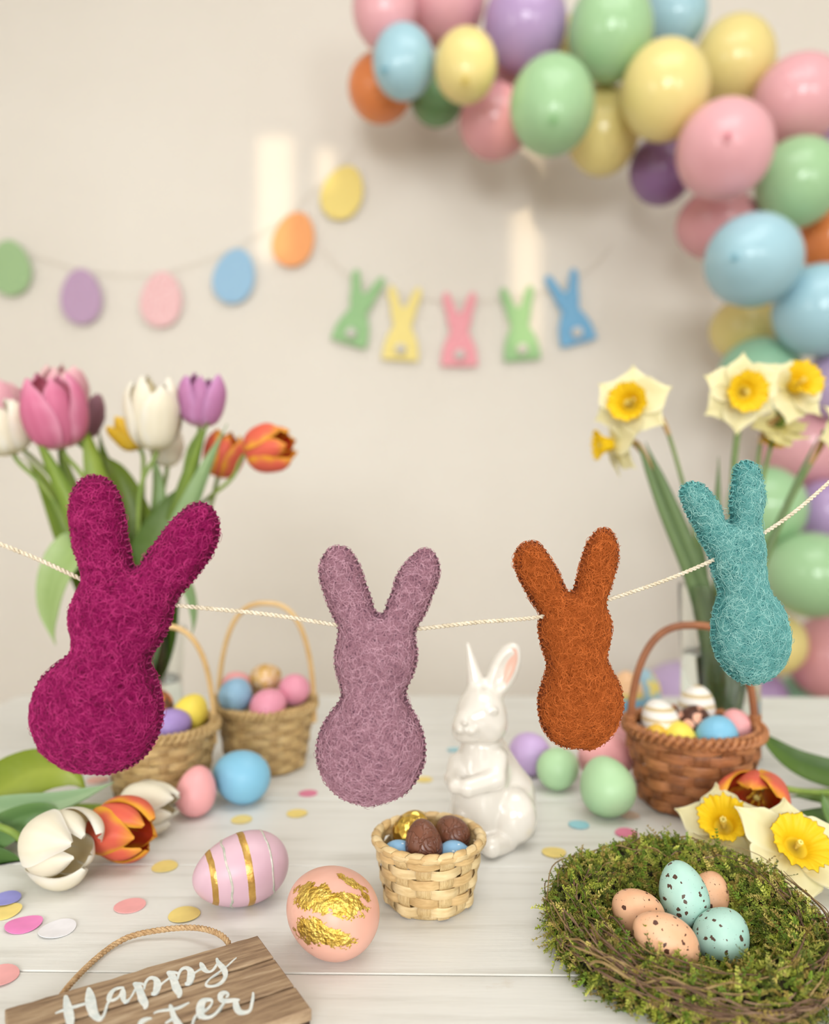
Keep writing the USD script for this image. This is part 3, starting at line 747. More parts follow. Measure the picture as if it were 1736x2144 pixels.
for bi, (key, (org, sc, pts)) in enumerate(OUT.items()):
    base, dark, light, Y, label, _ = FELT[key]
    q = np.array(pts, float) / sc + np.array(org)
    q = np.column_stack([(q[:, 0] - 868) / F * Y, H - (q[:, 1] - 1072) / F * Y])
    q = np.vstack([q, q[:1]])
    d = np.concatenate([[0], np.cumsum(np.linalg.norm(np.diff(q, axis=0), axis=1))])
    q[-1] = q[0]
    cspl = CubicSpline(d, q, bc_type='periodic')
    per = d[-1]
    nb = int(per / 0.0013)
    ring = cspl(np.arange(nb) / nb * per)
    poly = Polygon(ring)
    if Polygon(ring).exterior.is_ccw is False: ring = ring[::-1]; poly = Polygon(ring)
    # points inside, triangulated, inflated by the solution of a Poisson problem
    x0, z0, x1, z1 = poly.bounds
    s = 0.0016
    gx, gz = np.meshgrid(np.arange(x0, x1, s), np.arange(z0, z1, s * 0.866))
    gx = gx + (np.arange(gx.shape[0]) % 2)[:, None] * s / 2
    gp = np.column_stack([gx.ravel(), gz.ravel()])
    tree = cKDTree(cspl(np.linspace(0, per, 4000)))
    import shapely
    ins = shapely.contains_xy(poly, gp[:, 0], gp[:, 1])
    gp = gp[ins]; dist = tree.query(gp)[0]; gp = gp[dist > 0.0008]
    allp = np.vstack([ring, gp]); tri = Delaunay(allp).simplices
    cen = allp[tri].mean(1)
    tri = tri[shapely.contains_xy(poly, cen[:, 0], cen[:, 1])]
    e = allp[tri]; area = cr2(e[:, 1] - e[:, 0], e[:, 2] - e[:, 0])
    tri = np.where((area < 0)[:, None], tri[:, ::-1], tri)
    tri = tri[np.abs(area) > 1e-12]
    nv = len(allp)
    W = sparse.lil_matrix((nv, nv)); I_, J_, V_ = [], [], []
    for k in range(3):
        a, b, c_ = tri[:, k], tri[:, (k + 1) % 3], tri[:, (k + 2) % 3]
        u, w = allp[a] - allp[c_], allp[b] - allp[c_]
        cot = np.clip((u * w).sum(1) / np.maximum(np.abs(cr2(u, w)), 1e-12), -5, 5) / 2
        I_ += [a, b, a, b]; J_ += [b, a, a, b]; V_ += [-cot, -cot, cot, cot]
    L = sparse.csr_matrix((np.concatenate(V_), (np.concatenate(I_), np.concatenate(J_))), (nv, nv))
    mass = np.bincount(tri.ravel(), np.repeat(np.abs(cr2(allp[tri[:, 1]] - allp[tri[:, 0]], allp[tri[:, 2]] - allp[tri[:, 0]])) / 6, 3), nv)
    dist = tree.query(allp)[0]
    free = dist > 0.0026 * 0.9                                  # the flat stitched border stays flat
    u = np.zeros(nv); u[free] = spsolve(L[free][:, free].tocsc(), mass[free])
    hgt = 0.0011 + 1.08 * np.sqrt(np.maximum(u, 0)) * 1.12
    hgt = np.where(dist < 1e-6, 0.0003, np.where(free, hgt, 0.0011))
    p3 = np.column_stack([allp[:, 0], np.zeros(nv), allp[:, 1]])
    lump = 0.0016 * noise3(p3, 70, bi) + 0.0011 * noise3(p3, 190, bi + 5)
    front = p3 + np.column_stack([np.zeros(nv), -(hgt + np.where(free, lump, lump * 0.2)), np.zeros(nv)])
    back = p3 + np.column_stack([np.zeros(nv), hgt + np.where(free, lump, lump * 0.2), np.zeros(nv)])
    nbd = len(ring)
    bidx = np.arange(nbd)
    mp = np.concatenate([bidx, nv + np.arange(nv - nbd)])
    v = np.vstack([front, back[nbd:]])
    v[:nbd, 1] = 0
    f = np.vstack([tri, mp[tri][:, ::-1]])
    v[:, 1] += Y
    tm = trimesh.Trimesh(v, f, process=False)
    topz = v[:, 2].max()
    loc = np.array([v[:, 0].mean(), Y, v[:, 2].min()])
    th = Thing('felt_bunny', label, 'felt bunny', loc, group='felt bunnies on the twine')
    fm = pbr('felt_' + key, base, 0.95, rgb2=dark, nscale=260, ndetail=4, lo=0.38, hi=0.62, bump=(900.0, 0.0016, 3.0), sheen_weight=0.04, sheen_roughness=0.5, specular_ior_level=0.1)
    body_ = th.part('body', (v, f), fm, True)
    # felted wool fibres curling on the surface
    rng = np.random.default_rng(40 + bi)
    fa = tm.area_faces; N = 17000
    fi = rng.choice(len(fa), N, p=fa / fa.sum())
    bc = rng.dirichlet((1, 1, 1), N)
    fp = (v[f[fi]] * bc[..., None]).sum(1); fn = tm.face_normals[fi]
    kp = (tree.query(fp[:, [0, 2]])[0] > 0.0040) | (rng.random(N) < 0.16)
    fp, fn = fp[kp], fn[kp]; N = len(fp)
    t1 = np.cross(fn, rng.standard_normal((N, 3))); t1 /= np.linalg.norm(t1, axis=1, keepdims=True)
    t2 = np.cross(fn, t1)
    K = 8
    ang0 = np.zeros(N); kap = rng.normal(0, 0.42, N); step = rng.uniform(0.0008, 0.0018, N)
    cur = fp.copy(); hs = [cur + fn * -0.0002]
    lift = rng.uniform(0.0002, 0.0009, N) + (rng.random(N) < 0.02) * 0.0010
    for k in range(1, K):
        ang0 = ang0 + kap + rng.normal(0, 0.25, N)
        cur = cur + step[:, None] * (np.cos(ang0)[:, None] * t1 + np.sin(ang0)[:, None] * t2)
        hs.append(cur + fn * (lift * np.sin(np.pi * min(k / (K - 1) * 1.1, 1)))[:, None])
    hs = np.stack(hs, 1); vt = cKDTree(v); vn = tm.vertex_normals
    for k in range(1, K):                                      # keep the curls lying on the surface
        ii = vt.query(hs[:, k])[1]; d_ = ((hs[:, k] - v[ii]) * vn[ii]).sum(1)
        hs[:, k] -= vn[ii] * (d_ - np.minimum(lift * np.sin(np.pi * k / (K - 0.6)), 0.0016) - 0.0001)[:, None]
    ok_ = np.linalg.norm(np.diff(hs, axis=1), axis=2).max(1) < 0.0034
    hs = hs[ok_] - loc; N = len(hs)
    pl = pbr('felt_fibre_light_' + key, light, 0.8, specular_ior_level=0.2)
    pm = pbr('felt_fibre_' + key, tuple(np.array(base) * 0.72 + np.array(light) * 0.28), 0.8, specular_ior_level=0.2)
    nl = N // 4
    for (nm, sl_, mt, wd) in (('light_felt_fibres', slice(0, nl), pl, 0.00026), ('felt_fibres', slice(nl, N), pm, 0.00026)):
        cpath = body_ + '/' + nm
        curves(cpath, hs[sl_], wd, mt); tag(stage.GetPrimAtPath(cpath), 'pale wool fibres curling on the felt' if 'light' in nm else None, None, None, 'stuff')
    # whip stitches over the border
    ns = int(per / 0.0038); sts = []
    for k in range(ns):
        sp_ = k / ns * per
        a, b = cspl(sp_), cspl((sp_ + 0.0007) % per)
        tg = unit(b - a); nr = np.array([-tg[1], tg[0]])
        if not poly.contains(Point(*(a + nr * 0.001))): nr = -nr
        c0 = a + nr * 0.0033 + tg * 0.0006; c1 = a + nr * -0.0004 - tg * 0.0002
        arc = [(c0[0], Y - 0.0010, c0[1]), ((a + nr * 0.002)[0], Y - 0.0020, (a + nr * 0.002)[1]), ((a + nr * 0.0006)[0], Y - 0.0016, (a + nr * 0.0006)[1]), (c1[0], Y, c1[1]), ((a + nr * 0.001)[0], Y + 0.0018, (a + nr * 0.001)[1]), (c0[0], Y + 0.0010, c0[1])]
        sts.append(tube(spline(arc, 9), 0.00062, 5))
    th.part('whip_stitching', join(sts), parent=body_, mat=pbr('felt_thread_' + key, tuple(np.array(base) * 0.8 + np.array(light) * 0.2), 0.7, rgb2=tuple(np.array(base) * 0.9), nscale=300), smooth=60, kind='stuff')

twine = pbr('cream_twine', (234, 223, 202), 0.7, rgb2=(214, 200, 174), nscale=220, bump=(900.0, 0.001))
tw = [P(-1500, 300, 0.44), P(-900, 700, 0.455), P(-450, 945, 0.467), P(-160, 1075, 0.478), P(0, 1139, 0.482), P(82, 1172, 0.485), P(167, 1211, 0.486), P(260, 1246, 0.487), P(370, 1267, 0.489), P(500, 1280, 0.493), P(600, 1292, 0.496), P(700, 1308, 0.499), P(790, 1318, 0.501), P(880, 1316, 0.504), P(1000, 1303, 0.512), P(1122, 1293, 0.520),
      P(1200, 1278, 0.525), P(1285, 1252, 0.529), P(1380, 1220, 0.535), P(1482, 1178, 0.541), P(1540, 1150, 0.545), P(1600, 1116, 0.548), P(1670, 1067, 0.552), P(1736, 1010, 0.556), P(1900, 860, 0.566), P(2200, 560, 0.58), P(2700, 0, 0.60)]
single('twine', 'cream twisted twine threaded behind the four felt bunnies', 'string', rope(spline(tw, 1700, 1.0), 0.00150, 2, 0.0062, 6), twine, 60)

# ------------------------------------------------------------------ ceramic rabbit
YR = 0.715


def Z(zx, zy, dy=0.0):
    return P(700 + zx / 3.298, 1300 + zy / 3.298, YR + dy)


SC = YR / F / 3.298                                           # metres per zoom pixel


def ell(X, c, r, axis=None, axis2=None):
    d = X - c
    if axis is not None:
        a = unit(axis); b = unit(np.cross(a, axis2 if axis2 is not None else (0, 1.0, 0.3))); e = np.cross(a, b)
        d = np.stack([d @ a, d @ b, d @ e], -1)
    r = np.asarray(r, float)
    k0 = np.linalg.norm(d / r, axis=-1); k1 = np.linalg.norm(d / r ** 2, axis=-1)
    return k0 * (k0 - 1) / np.maximum(k1, 1e-9)


def cap(X, a, b, ra, rb):
    ab = b - a; t = np.clip(((X - a) @ ab) / (ab @ ab), 0, 1)
    return np.linalg.norm(X - a - t[..., None] * ab, axis=-1) - (ra + (rb - ra) * t)


def smin(a, b, k):
    h = np.clip(0.5 + 0.5 * (b - a) / k, 0, 1)
    return b + (a - b) * h - k * h * (1 - h)


def smax(a, b, k):
    return -smin(-a, -b, k)


GX = G(700 + 1105 / 3.298, 1756)                              # rough foot of the figure


def rabbit(X):
    s = SC
    D = ell(X, Z(1010, 1190, 0.004), (s * 205, 0.037, s * 330))                   # chest and belly
    D = smin(D, ell(X, Z(1160, 1330, 0.022), (s * 240, 0.036, s * 300)), 0.012)   # back and rump
    D = smin(D, ell(X, Z(1015, 1000, 0.0), (s * 150, 0.024, s * 160)), 0.012)     # shoulders
    D = smin(D, ell(X, Z(1010, 1480, 0.0), (s * 190, 0.034, s * 140)), 0.010)     # seat
    D = smin(D, ell(X, Z(1235, 1345, -0.014), (s * 160, 0.022, s * 185)), 0.003)  # right haunch
    D = smin(D, ell(X, Z(870, 1400, -0.004), (s * 80, 0.030, s * 160)), 0.006)    # left haunch
    D = smin(D, cap(X, Z(1180, 1530, -0.020), Z(1085, 1560, -0.040), s * 78, s * 70), 0.004)   # right foot
    D = smin(D, cap(X, Z(1000, 1530, -0.018), Z(905, 1548, -0.030), s * 72, s * 66), 0.004)    # left foot
    D = smin(D, cap(X, Z(1015, 790, 0.0), Z(1005, 980, 0.0), s * 118, s * 150), 0.010)
    D = smin(D, cap(X, Z(1085, 850, 0.010), Z(1205, 1160, 0.020), s * 85, s * 165), 0.012)
    # arms folded on the chest
    D = smin(D, cap(X, Z(1120, 955, -0.012), Z(1110, 1090, -0.026), s * 78, s * 70), 0.005)
    D = smin(D, cap(X, Z(1110, 1095, -0.026), Z(920, 1155, -0.040), s * 66, s * 62), 0.004)
    D = smin(D, cap(X, Z(850, 980, -0.004), Z(825, 1090, -0.018), s * 66, s * 62), 0.005)
    D = smin(D, cap(X, Z(822, 1095, -0.020), Z(838, 1140, -0.036), s * 58, s * 52), 0.004)
    # head, turned to the lower left
    Hd = ell(X, Z(1015, 645, -0.006), (s * 172, 0.027, s * 190))
    Hd = smin(Hd, ell(X, Z(1090, 720, -0.008), (s * 92, 0.020, s * 95)), 0.008)
    Hd = smin(Hd, ell(X, Z(895, 725, -0.022), (s * 88, 0.015, s * 78), (0.6, 0.8, 0.1)), 0.008)
    Hd = smin(Hd, ell(X, Z(868, 742, -0.030), (s * 42, 0.008, s * 36)), 0.003)
    Hd = smin(Hd, ell(X, Z(945, 748, -0.029), (s * 46, 0.008, s * 38)), 0.003)
    Hd = smin(Hd, ell(X, Z(900, 705, -0.034), (s * 24, 0.005, s * 16)), 0.002)
    Hd = smin(Hd, ell(X, Z(920, 790, -0.020), (s * 70, 0.012, s * 34)), 0.005)
    Hd = smax(Hd, -cap(X, Z(905, 722, -0.042), Z(908, 760, -0.040), s * 7, s * 6), 0.0012)
    Hd = smin(Hd, ell(X, Z(1085, 620, -0.0290), (s * 48, 0.004, s * 26)), 0.003)
    Hd = smax(Hd, -cap(X, Z(1048, 632, -0.0345), Z(1085, 646, -0.0340), s * 7, s * 7), 0.0012)
    Hd = smax(Hd, -cap(X, Z(1085, 646, -0.0340), Z(1125, 628, -0.0315), s * 7, s * 7), 0.0012)
    D = smin(D, Hd, 0.0045)
    # ears
    e1 = cap(X, Z(982, 450, 0.002), Z(922, 162, 0.004), s * 64, s * 14)
    D = smin(D, e1, 0.006)
    e2 = ell(X, Z(1170, 340, 0.004), (s * 205, s * 100, 0.0085), Z(1240, 185) - Z(1100, 500), (-0.35, -1.0, 0.1))
    e2 = smin(e2, cap(X, Z(1090, 500, 0.0), Z(1120, 420, 0.002), s * 62, s * 58), 0.006)
    e2 = smax(e2, -ell(X, Z(1186, 335, -0.0075), (s * 172, s * 66, 0.0085), Z(1240, 185) - Z(1100, 500), (-0.35, -1.0, 0.1)), 0.002)
    D = smin(D, e2, 0.006)
    return np.maximum(D, T + 0.0002 - X[..., 2])


v, f = surface_nets(rabbit, Z(740, 1300) * [1, 0, 0] + [0, YR - 0.075, T - 0.002], Z(1440, 1300) * [1, 0, 0] + [0, YR + 0.075, T + 0.215], 0.00115)
tm = trimesh.Trimesh(v, np.vstack([f[:, [0, 1, 2]], f[:, [0, 2, 3]]]), process=False)
tm = max(tm.split(only_watertight=False), key=lambda m: len(m.vertices))
trimesh.smoothing.filter_taubin(tm, iterations=6)
tm.fix_normals()
glaze = pbr('white_glaze', (227, 221, 212), 0.12, specular_ior_level=0.55, coat_weight=0.6, coat_roughness=0.06)
glaze_pink = pbr('pink_ear_glaze', (234, 188, 170), 0.25, coat_weight=0.5, coat_roughness=0.08)
rb = Thing('ceramic_rabbit', 'white glazed ceramic rabbit sitting upright with folded paws', 'figurine', (Z(1080, 1300)[0], YR, T))
rb.part('body', (np.array(tm.vertices), np.array(tm.faces)), glaze, True)
ea = unit(Z(1240, 185) - Z(1100, 500)); eb = unit(np.cross(ea, (-0.35, -1.0, 0.1))); ee = np.cross(ea, eb)
if ee[1] > 0: ee = -ee
u, w = np.linspace(0, 1, 9), np.linspace(0, 2 * np.pi, 33)[:-1]
g = np.stack([Z(1186, 335, -0.0012) + ea * (SC * 158 * a * math.cos(t)) + eb * (SC * 58 * a * math.sin(t)) - ee * (0.0028 * (1 - a * a)) + ee * 0.0010 for a in u for t in w]).reshape(9, 32, 3)
rb.part('inner_ear', (g.reshape(-1, 3), grid_faces(9, 32, wrap_m=True)), glaze_pink, True, label='pink glazed inside of the ear')

# ------------------------------------------------------------------ nest with speckled eggs
NX, NY = (1440 - 868) / F * 0.535, 0.535
nest = Thing('moss_nest', 'round mossy bird nest of twigs holding five speckled eggs', 'nest', (NX, NY, T))
prof = np.array([(1e-5, 0.001), (0.070, 0.001), (0.086, 0.008), (0.089, 0.020), (0.084, 0.031), (0.074, 0.036), (0.062, 0.031), (0.052, 0.018), (0.040, 0.007), (1e-5, 0.003)])
pr = CubicSpline(np.arange(len(prof)), prof)(np.linspace(0, len(prof) - 1, 46)); pr[:, 0] = np.maximum(pr[:, 0], 1e-5); pr[:, 1] = np.maximum(pr[:, 1], 0.0006)


def nest_wob(v, th):
    d = 1 + 0.10 * noise3(v + [3, 3, 3], 22, 3)[..., None] + 0.05 * noise3(v, 70, 4)[..., None]
    v = v.copy(); v[..., :2] *= d
    v[..., 2] *= 1 + 0.35 * noise3(v + [5, 1, 2], 24, 5)
    sn_ = v[..., 1] / np.maximum(np.hypot(v[..., 0], v[..., 1]), 1e-6)
    v[..., 2] *= 0.80 + 0.22 * sn_
    v[..., 2] = np.maximum(v[..., 2], 0.0006)
    return v


nv_, nf_ = lathe(pr, 96, nest_wob)
soil = pbr('nest_fibre_core', (66, 58, 26), 0.95, rgb2=(40, 34, 18), nscale=220, bump=(500.0, 0.004))
nest.part('bowl', (nv_, nf_), soil, True, local=True)
nm_ = trimesh.Trimesh(nv_, np.vstack([nf_[:, [0, 1, 2]], nf_[:, [0, 2, 3]]]), process=False)
if nm_.volume < 0: nm_.invert()
rng = np.random.default_rng(5)
twig_m = [pbr('twig_brown', (118, 88, 68), 0.8, rgb2=(86, 62, 44), nscale=150), pbr('twig_grey', (140, 112, 90), 0.8, rgb2=(104, 80, 60), nscale=150), pbr('twig_straw', (156, 132, 88), 0.8, rgb2=(128, 102, 60), nscale=150)]


def nest_surface(ph, s):
    """radius and height on the bowl at angle ph, s from 0 (outer foot) to 1 (inner floor)"""
    i = int(np.clip(8 + s * 34, 0, 45)); j = int((ph % (2 * np.pi)) / (2 * np.pi) * 96) % 96
    q_ = nv_.reshape(46, 96, 3)[i, j]
    return math.hypot(q_[0], q_[1]), q_[2]


for k in range(130):
    ph0, span, s0 = rng.uniform(0, 2 * np.pi), rng.uniform(0.5, 1.9), rng.uniform(0.02, 0.66)
    if k < 26: ph0, s0, span = rng.normal(3.75, 0.35), rng.normal(0.40, 0.05), rng.uniform(0.5, 1.2)
    elif k < 46: ph0, s0, span = rng.normal(5.0, 0.3), rng.normal(0.16, 0.07), rng.uniform(0.5, 1.1)
    elif k < 58: ph0, s0, span = rng.normal(0.0, 0.4), rng.normal(0.36, 0.06), rng.uniform(0.5, 1.2)
    sl = rng.normal(0, 0.10); lift = rng.uniform(0.004, 0.009) + (0.004 if k % 9 == 0 else 0)
    pp = []
    for u in np.linspace(0, 1, 7):
        ph = ph0 + span * (u - 0.5)
        r_, z_ = nest_surface(ph, np.clip(s0 + sl * (u - 0.5) * 2, 0, 0.8))
        out_ = lift * (0.6 + 0.6 * rng.random())
        r_ += out_ * (0.8 if s0 < 0.4 else -0.1)
        pp.append((r_ * math.cos(ph), r_ * math.sin(ph), max(z_ + out_ * 0.7 + 0.0015 * rng.standard_normal(), 0.0012)))
    p_ = spline(pp, 22); p_[:, 2] = np.maximum(p_[:, 2], 0.0012)
    nest.part('twig', tube(p_, np.linspace(1, 0.5, 22) * rng.uniform(0.00045, 0.00085), 5), twig_m[rng.integers(0, 3)], 60, local=True)
# moss: little sprigs with pointed leaflets
pts_, fi = trimesh.sample.sample_surface(nm_, 7200, seed=3)
nn_ = nm_.face_normals[fi]
mv, mf, mc, off = [], [], [], 0
pal = np.array([lin(c) for c in ((120, 130, 40), (146, 152, 54), (92, 106, 30), (166, 168, 74), (76, 84, 26), (138, 118, 56), (104, 130, 38), (176, 162, 86))])
for k in range(len(pts_)):
    p0, n0 = pts_[k], nn_[k]
    if p0[2] < 0.003 and math.hypot(p0[0], p0[1]) < 0.06: continue
    inner = math.hypot(p0[0], p0[1]) < 0.036
    if inner and p0[2] < 0.02 and rng.random() < 0.75: continue
    tang = unit(np.cross(n0, rng.standard_normal(3)))
    dirn = unit(n0 * rng.uniform(0.15, 0.9) + tang + np.array([0, 0, 0.15]))
    Ls = rng.uniform(0.007, 0.0155) * (0.6 if inner else 1.0) * (1.6 if rng.random() < 0.07 else 1)
    bend = unit(rng.standard_normal(3)) * 0.35 - np.array([0, 0, 0.25])
    nl = 9
    tt = np.linspace(0.0, 1.0, nl)
    stem = p0 + n0 * 0.0004 + Ls * (tt[:, None] * dirn + (tt ** 2)[:, None] * bend * 0.5)
    stem[:, 2] = np.maximum(stem[:, 2], 0.001)
    sd = unit(np.cross(dirn, n0 + 0.01)); up_ = unit(np.cross(sd, dirn))
    c0 = pal[rng.integers(0, len(pal))] * rng.uniform(0.85, 1.55)
    # stem as a thin triangle strip prism
    wv = 0.00022
    sv = np.vstack([stem[[0, 4, 8]] + sd * wv, stem[[0, 4, 8]] - sd * wv, stem[[0, 4, 8]] + up_ * wv])
    mv.append(sv); mf.append(np.array([[0, 1, 4], [0, 4, 3], [1, 2, 5], [1, 5, 4], [3, 4, 7], [3, 7, 6], [4, 5, 8], [4, 8, 7], [6, 7, 1], [6, 1, 0], [7, 8, 2], [7, 2, 1]]) + off); mc.append(np.tile(c0 * 0.7, (9, 1))); off += 9
    for q_ in range(1, nl):
        for sgn in (-1, 1):
            ll = rng.uniform(0.0018, 0.0036) * (1.15 - 0.5 * tt[q_]); lw = ll * 0.30
            ld = unit(dirn * 0.75 + sd * sgn * rng.uniform(0.5, 1.0) + up_ * rng.uniform(-0.1, 0.6))
            ls = unit(np.cross(ld, up_)); b0 = stem[q_]
            mv.append(np.array([b0, b0 + ld * ll * 0.4 + ls * lw, b0 + ld * ll, b0 + ld * ll * 0.4 - ls * lw, b0 + ld * ll * 0.45 + up_ * lw * 0.5]))
            mf.append(np.array([[0, 1, 4], [1, 2, 4], [2, 3, 4], [3, 0, 4]]) + off)
            cc = c0 * rng.uniform(0.85, 1.25); mc.append(np.array([cc * 0.8, cc, cc * 1.25, cc, cc])); off += 5
mv, mf, mc = np.vstack(mv), np.vstack(mf), np.vstack(mc)
mv[:, 2] = np.maximum(mv[:, 2], 0.0006)
moss_m = vcol_mat('moss', 0.75, trans=0.25)
nest.part('moss', (mv, mf), moss_m, True, local=True, kind='stuff', col=np.clip(mc, 0, 1))

qb = speckled('robin_blue_speckled', (176, 212, 200), (84, 62, 50), 260.0, 0.50, 0.42, 0.34, rgb2=(164, 204, 192))
qo = speckled('buff_speckled', (234, 184, 148), (84, 50, 36), 260.0, 0.46, 0.42, 0.30, rgb2=(224, 170, 132))
gn = 'speckled eggs in the moss nest'
egg('speckled_egg', 'blue speckled egg standing at the top of the nest', 1431, 1871, 0.0218, 0.0166, (-0.18, 0.25, 0.95), qb, Y=0.545, group=gn, n=40, m=56)
egg('speckled_egg', 'buff speckled egg at the left of the nest', 1336, 1914, 0.0185, 0.0158, (-0.75, 0.35, 0.45), qo, Y=0.533, group=gn, n=40, m=56)
egg('speckled_egg', 'buff speckled egg lying at the front of the nest', 1393, 1969, 0.0225, 0.0162, (-0.80, 0.0, 0.50), qo, Y=0.500, group=gn, n=40, m=56)
egg('speckled_egg', 'blue speckled egg at the right of the nest', 1512, 1960, 0.0190, 0.0174, (0.6, 0.3, 0.5), qb, Y=0.518, group=gn, n=40, m=56)
egg('speckled_egg', 'buff speckled egg hidden behind the standing blue egg', 1483, 1880, 0.0190, 0.0150, (0.35, 0.2, 0.75), qo, Y=0.572, group=gn, n=40, m=56)

# ------------------------------------------------------------------ flowers
petal_m = vcol_mat('petal', 0.45, trans=0.30, specular_ior_level=0.3)
leaf_m = vcol_mat('leaf', 0.42, trans=0.22, bump=(60.0, 0.0012), specular_ior_level=0.4)
stem_m = pbr('flower_stem', (136, 156, 70), 0.45, rgb2=(112, 138, 56), nscale=30)
stem_dk = pbr('daffodil_stem', (118, 138, 76), 0.45, rgb2=(98, 122, 64), nscale=30)
stamen_m = pbr('stamen_yellow', (226, 178, 48), 0.6)
pistil_m = pbr('pistil_pale_green', (232, 214, 120), 0.5)
husk_m = pbr('papery_spathe', (186, 152, 96), 0.6, rgb2=(160, 124, 72), nscale=60)

PALS = {  # body, base, edge, streak, inside
    'pink': ((226, 132, 168), (238, 204, 190), (240, 168, 196), (206, 96, 134), (232, 150, 168)),
    'palepink': ((236, 182, 192), (240, 216, 190), (244, 214, 210), (226, 158, 178), (236, 186, 186)),
    'mauve': ((150, 104, 116), (190, 170, 120), (170, 122, 134), (130, 86, 100), (150, 100, 110)),
    'white': ((246, 240, 222), (236, 226, 176), (248, 245, 236), (238, 230, 206), (246, 232, 190)),
    'purple': ((208, 142, 190), (214, 190, 176), (214, 158, 206), (176, 108, 158), (190, 130, 170)),
    'orange': ((238, 116, 88), (238, 160, 70), (246, 184, 52), (226, 92, 84), (214, 84, 32)),
    'yellow': ((244, 206, 60), (230, 190, 60), (246, 214, 90), (232, 180, 40), (240, 196, 50))}


def add_leafcol(v_idx, n, m, c1, c2, seed, rng):
    u = np.linspace(0, 1, n)[:, None]; w = np.linspace(-1, 1, m)[None]
    st = 0.5 + 0.5 * np.sin(w * 22 + seed)
    c1, c2 = np.array(lin(c1)), np.array(lin(c2))
    k = np.clip(0.55 * st + 0.35 * u + 0.2 * (np.abs(w) < 0.12), 0, 1)[..., None]
    return (c1 * (1 - k) + c2 * k).reshape(-1, 3)[v_idx]


def leaf(t, pts, width, hint, c1=(92, 122, 44), c2=(132, 158, 70), fold=0.35, n=26, m=9, shape=(0.6, 0.9), twist=0.0, seed=0, base_w=0.35, wave=0.0, name='leaf'):
    p = spline(pts, n)
    tt, a, b = frames(p, hint)
    u = np.linspace(0, 1, n)
    w = width * (base_w * (1 - u) ** 2 + np.sin(np.pi * np.clip(u, 0, 1) ** shape[0]) ** shape[1]) * np.clip((1 - u) * 6, 0, 1) ** 0.6
    w = np.maximum(w, width * 0.02)
    s = np.linspace(-1, 1, m)
    ang = twist * u
    sd = np.cos(ang)[:, None] * b + np.sin(ang)[:, None] * a
    nr = np.cross(sd, tt)
    g = p[:, None] + sd[:, None] * (w[:, None] * s[None])[..., None] + nr[:, None] * (fold * w[:, None] * np.abs(s[None]) ** 1.4 + wave * w[:, None] * s[None] ** 2 * np.sin(u[:, None] * 14 + 2 * np.sign(s[None])))[..., None]
    v, f, ix = sheet(g, 0.0009)
    v[:, 2] = np.maximum(v[:, 2], T + 0.0008)
    return t.part(name, (v, f), leaf_m, True, col=add_leafcol(ix, n, m, c1, c2, seed, None))


def petal_cols(n, m, pal, seed, inner_side, flare=1.0):
    body, base, edge, streak, inside = (np.array(lin(c)) for c in PALS[pal])
    u = np.linspace(0, 1, n)[:, None]; s = np.linspace(-1, 1, m)[None]
    if inner_side: body = inside
    st = np.clip(0.5 + 0.5 * np.sin(s * 17 + seed) * np.cos(u * 3 + seed), 0, 1) * (1 - np.abs(s) ** 2)
    c = body[None, None] * (1 - 0.45 * st[..., None]) + streak[None, None] * (0.45 * st[..., None])
    ke = np.clip((np.abs(s) - 0.62 + 0.08 * np.sin(u * 20 + seed)) * 3.2, 0, 1) + np.clip((u - 0.86) * 6, 0, 1); ke = np.clip(ke, 0, 1)[..., None] * (0.95 if pal == 'orange' else 0.8)
    c = c * (1 - ke) + edge * ke
    kb = (np.clip(1 - u / 0.22, 0, 1) + 0 * s)[..., None]
    return (c * (1 - kb) + base * kb).reshape(-1, 3)


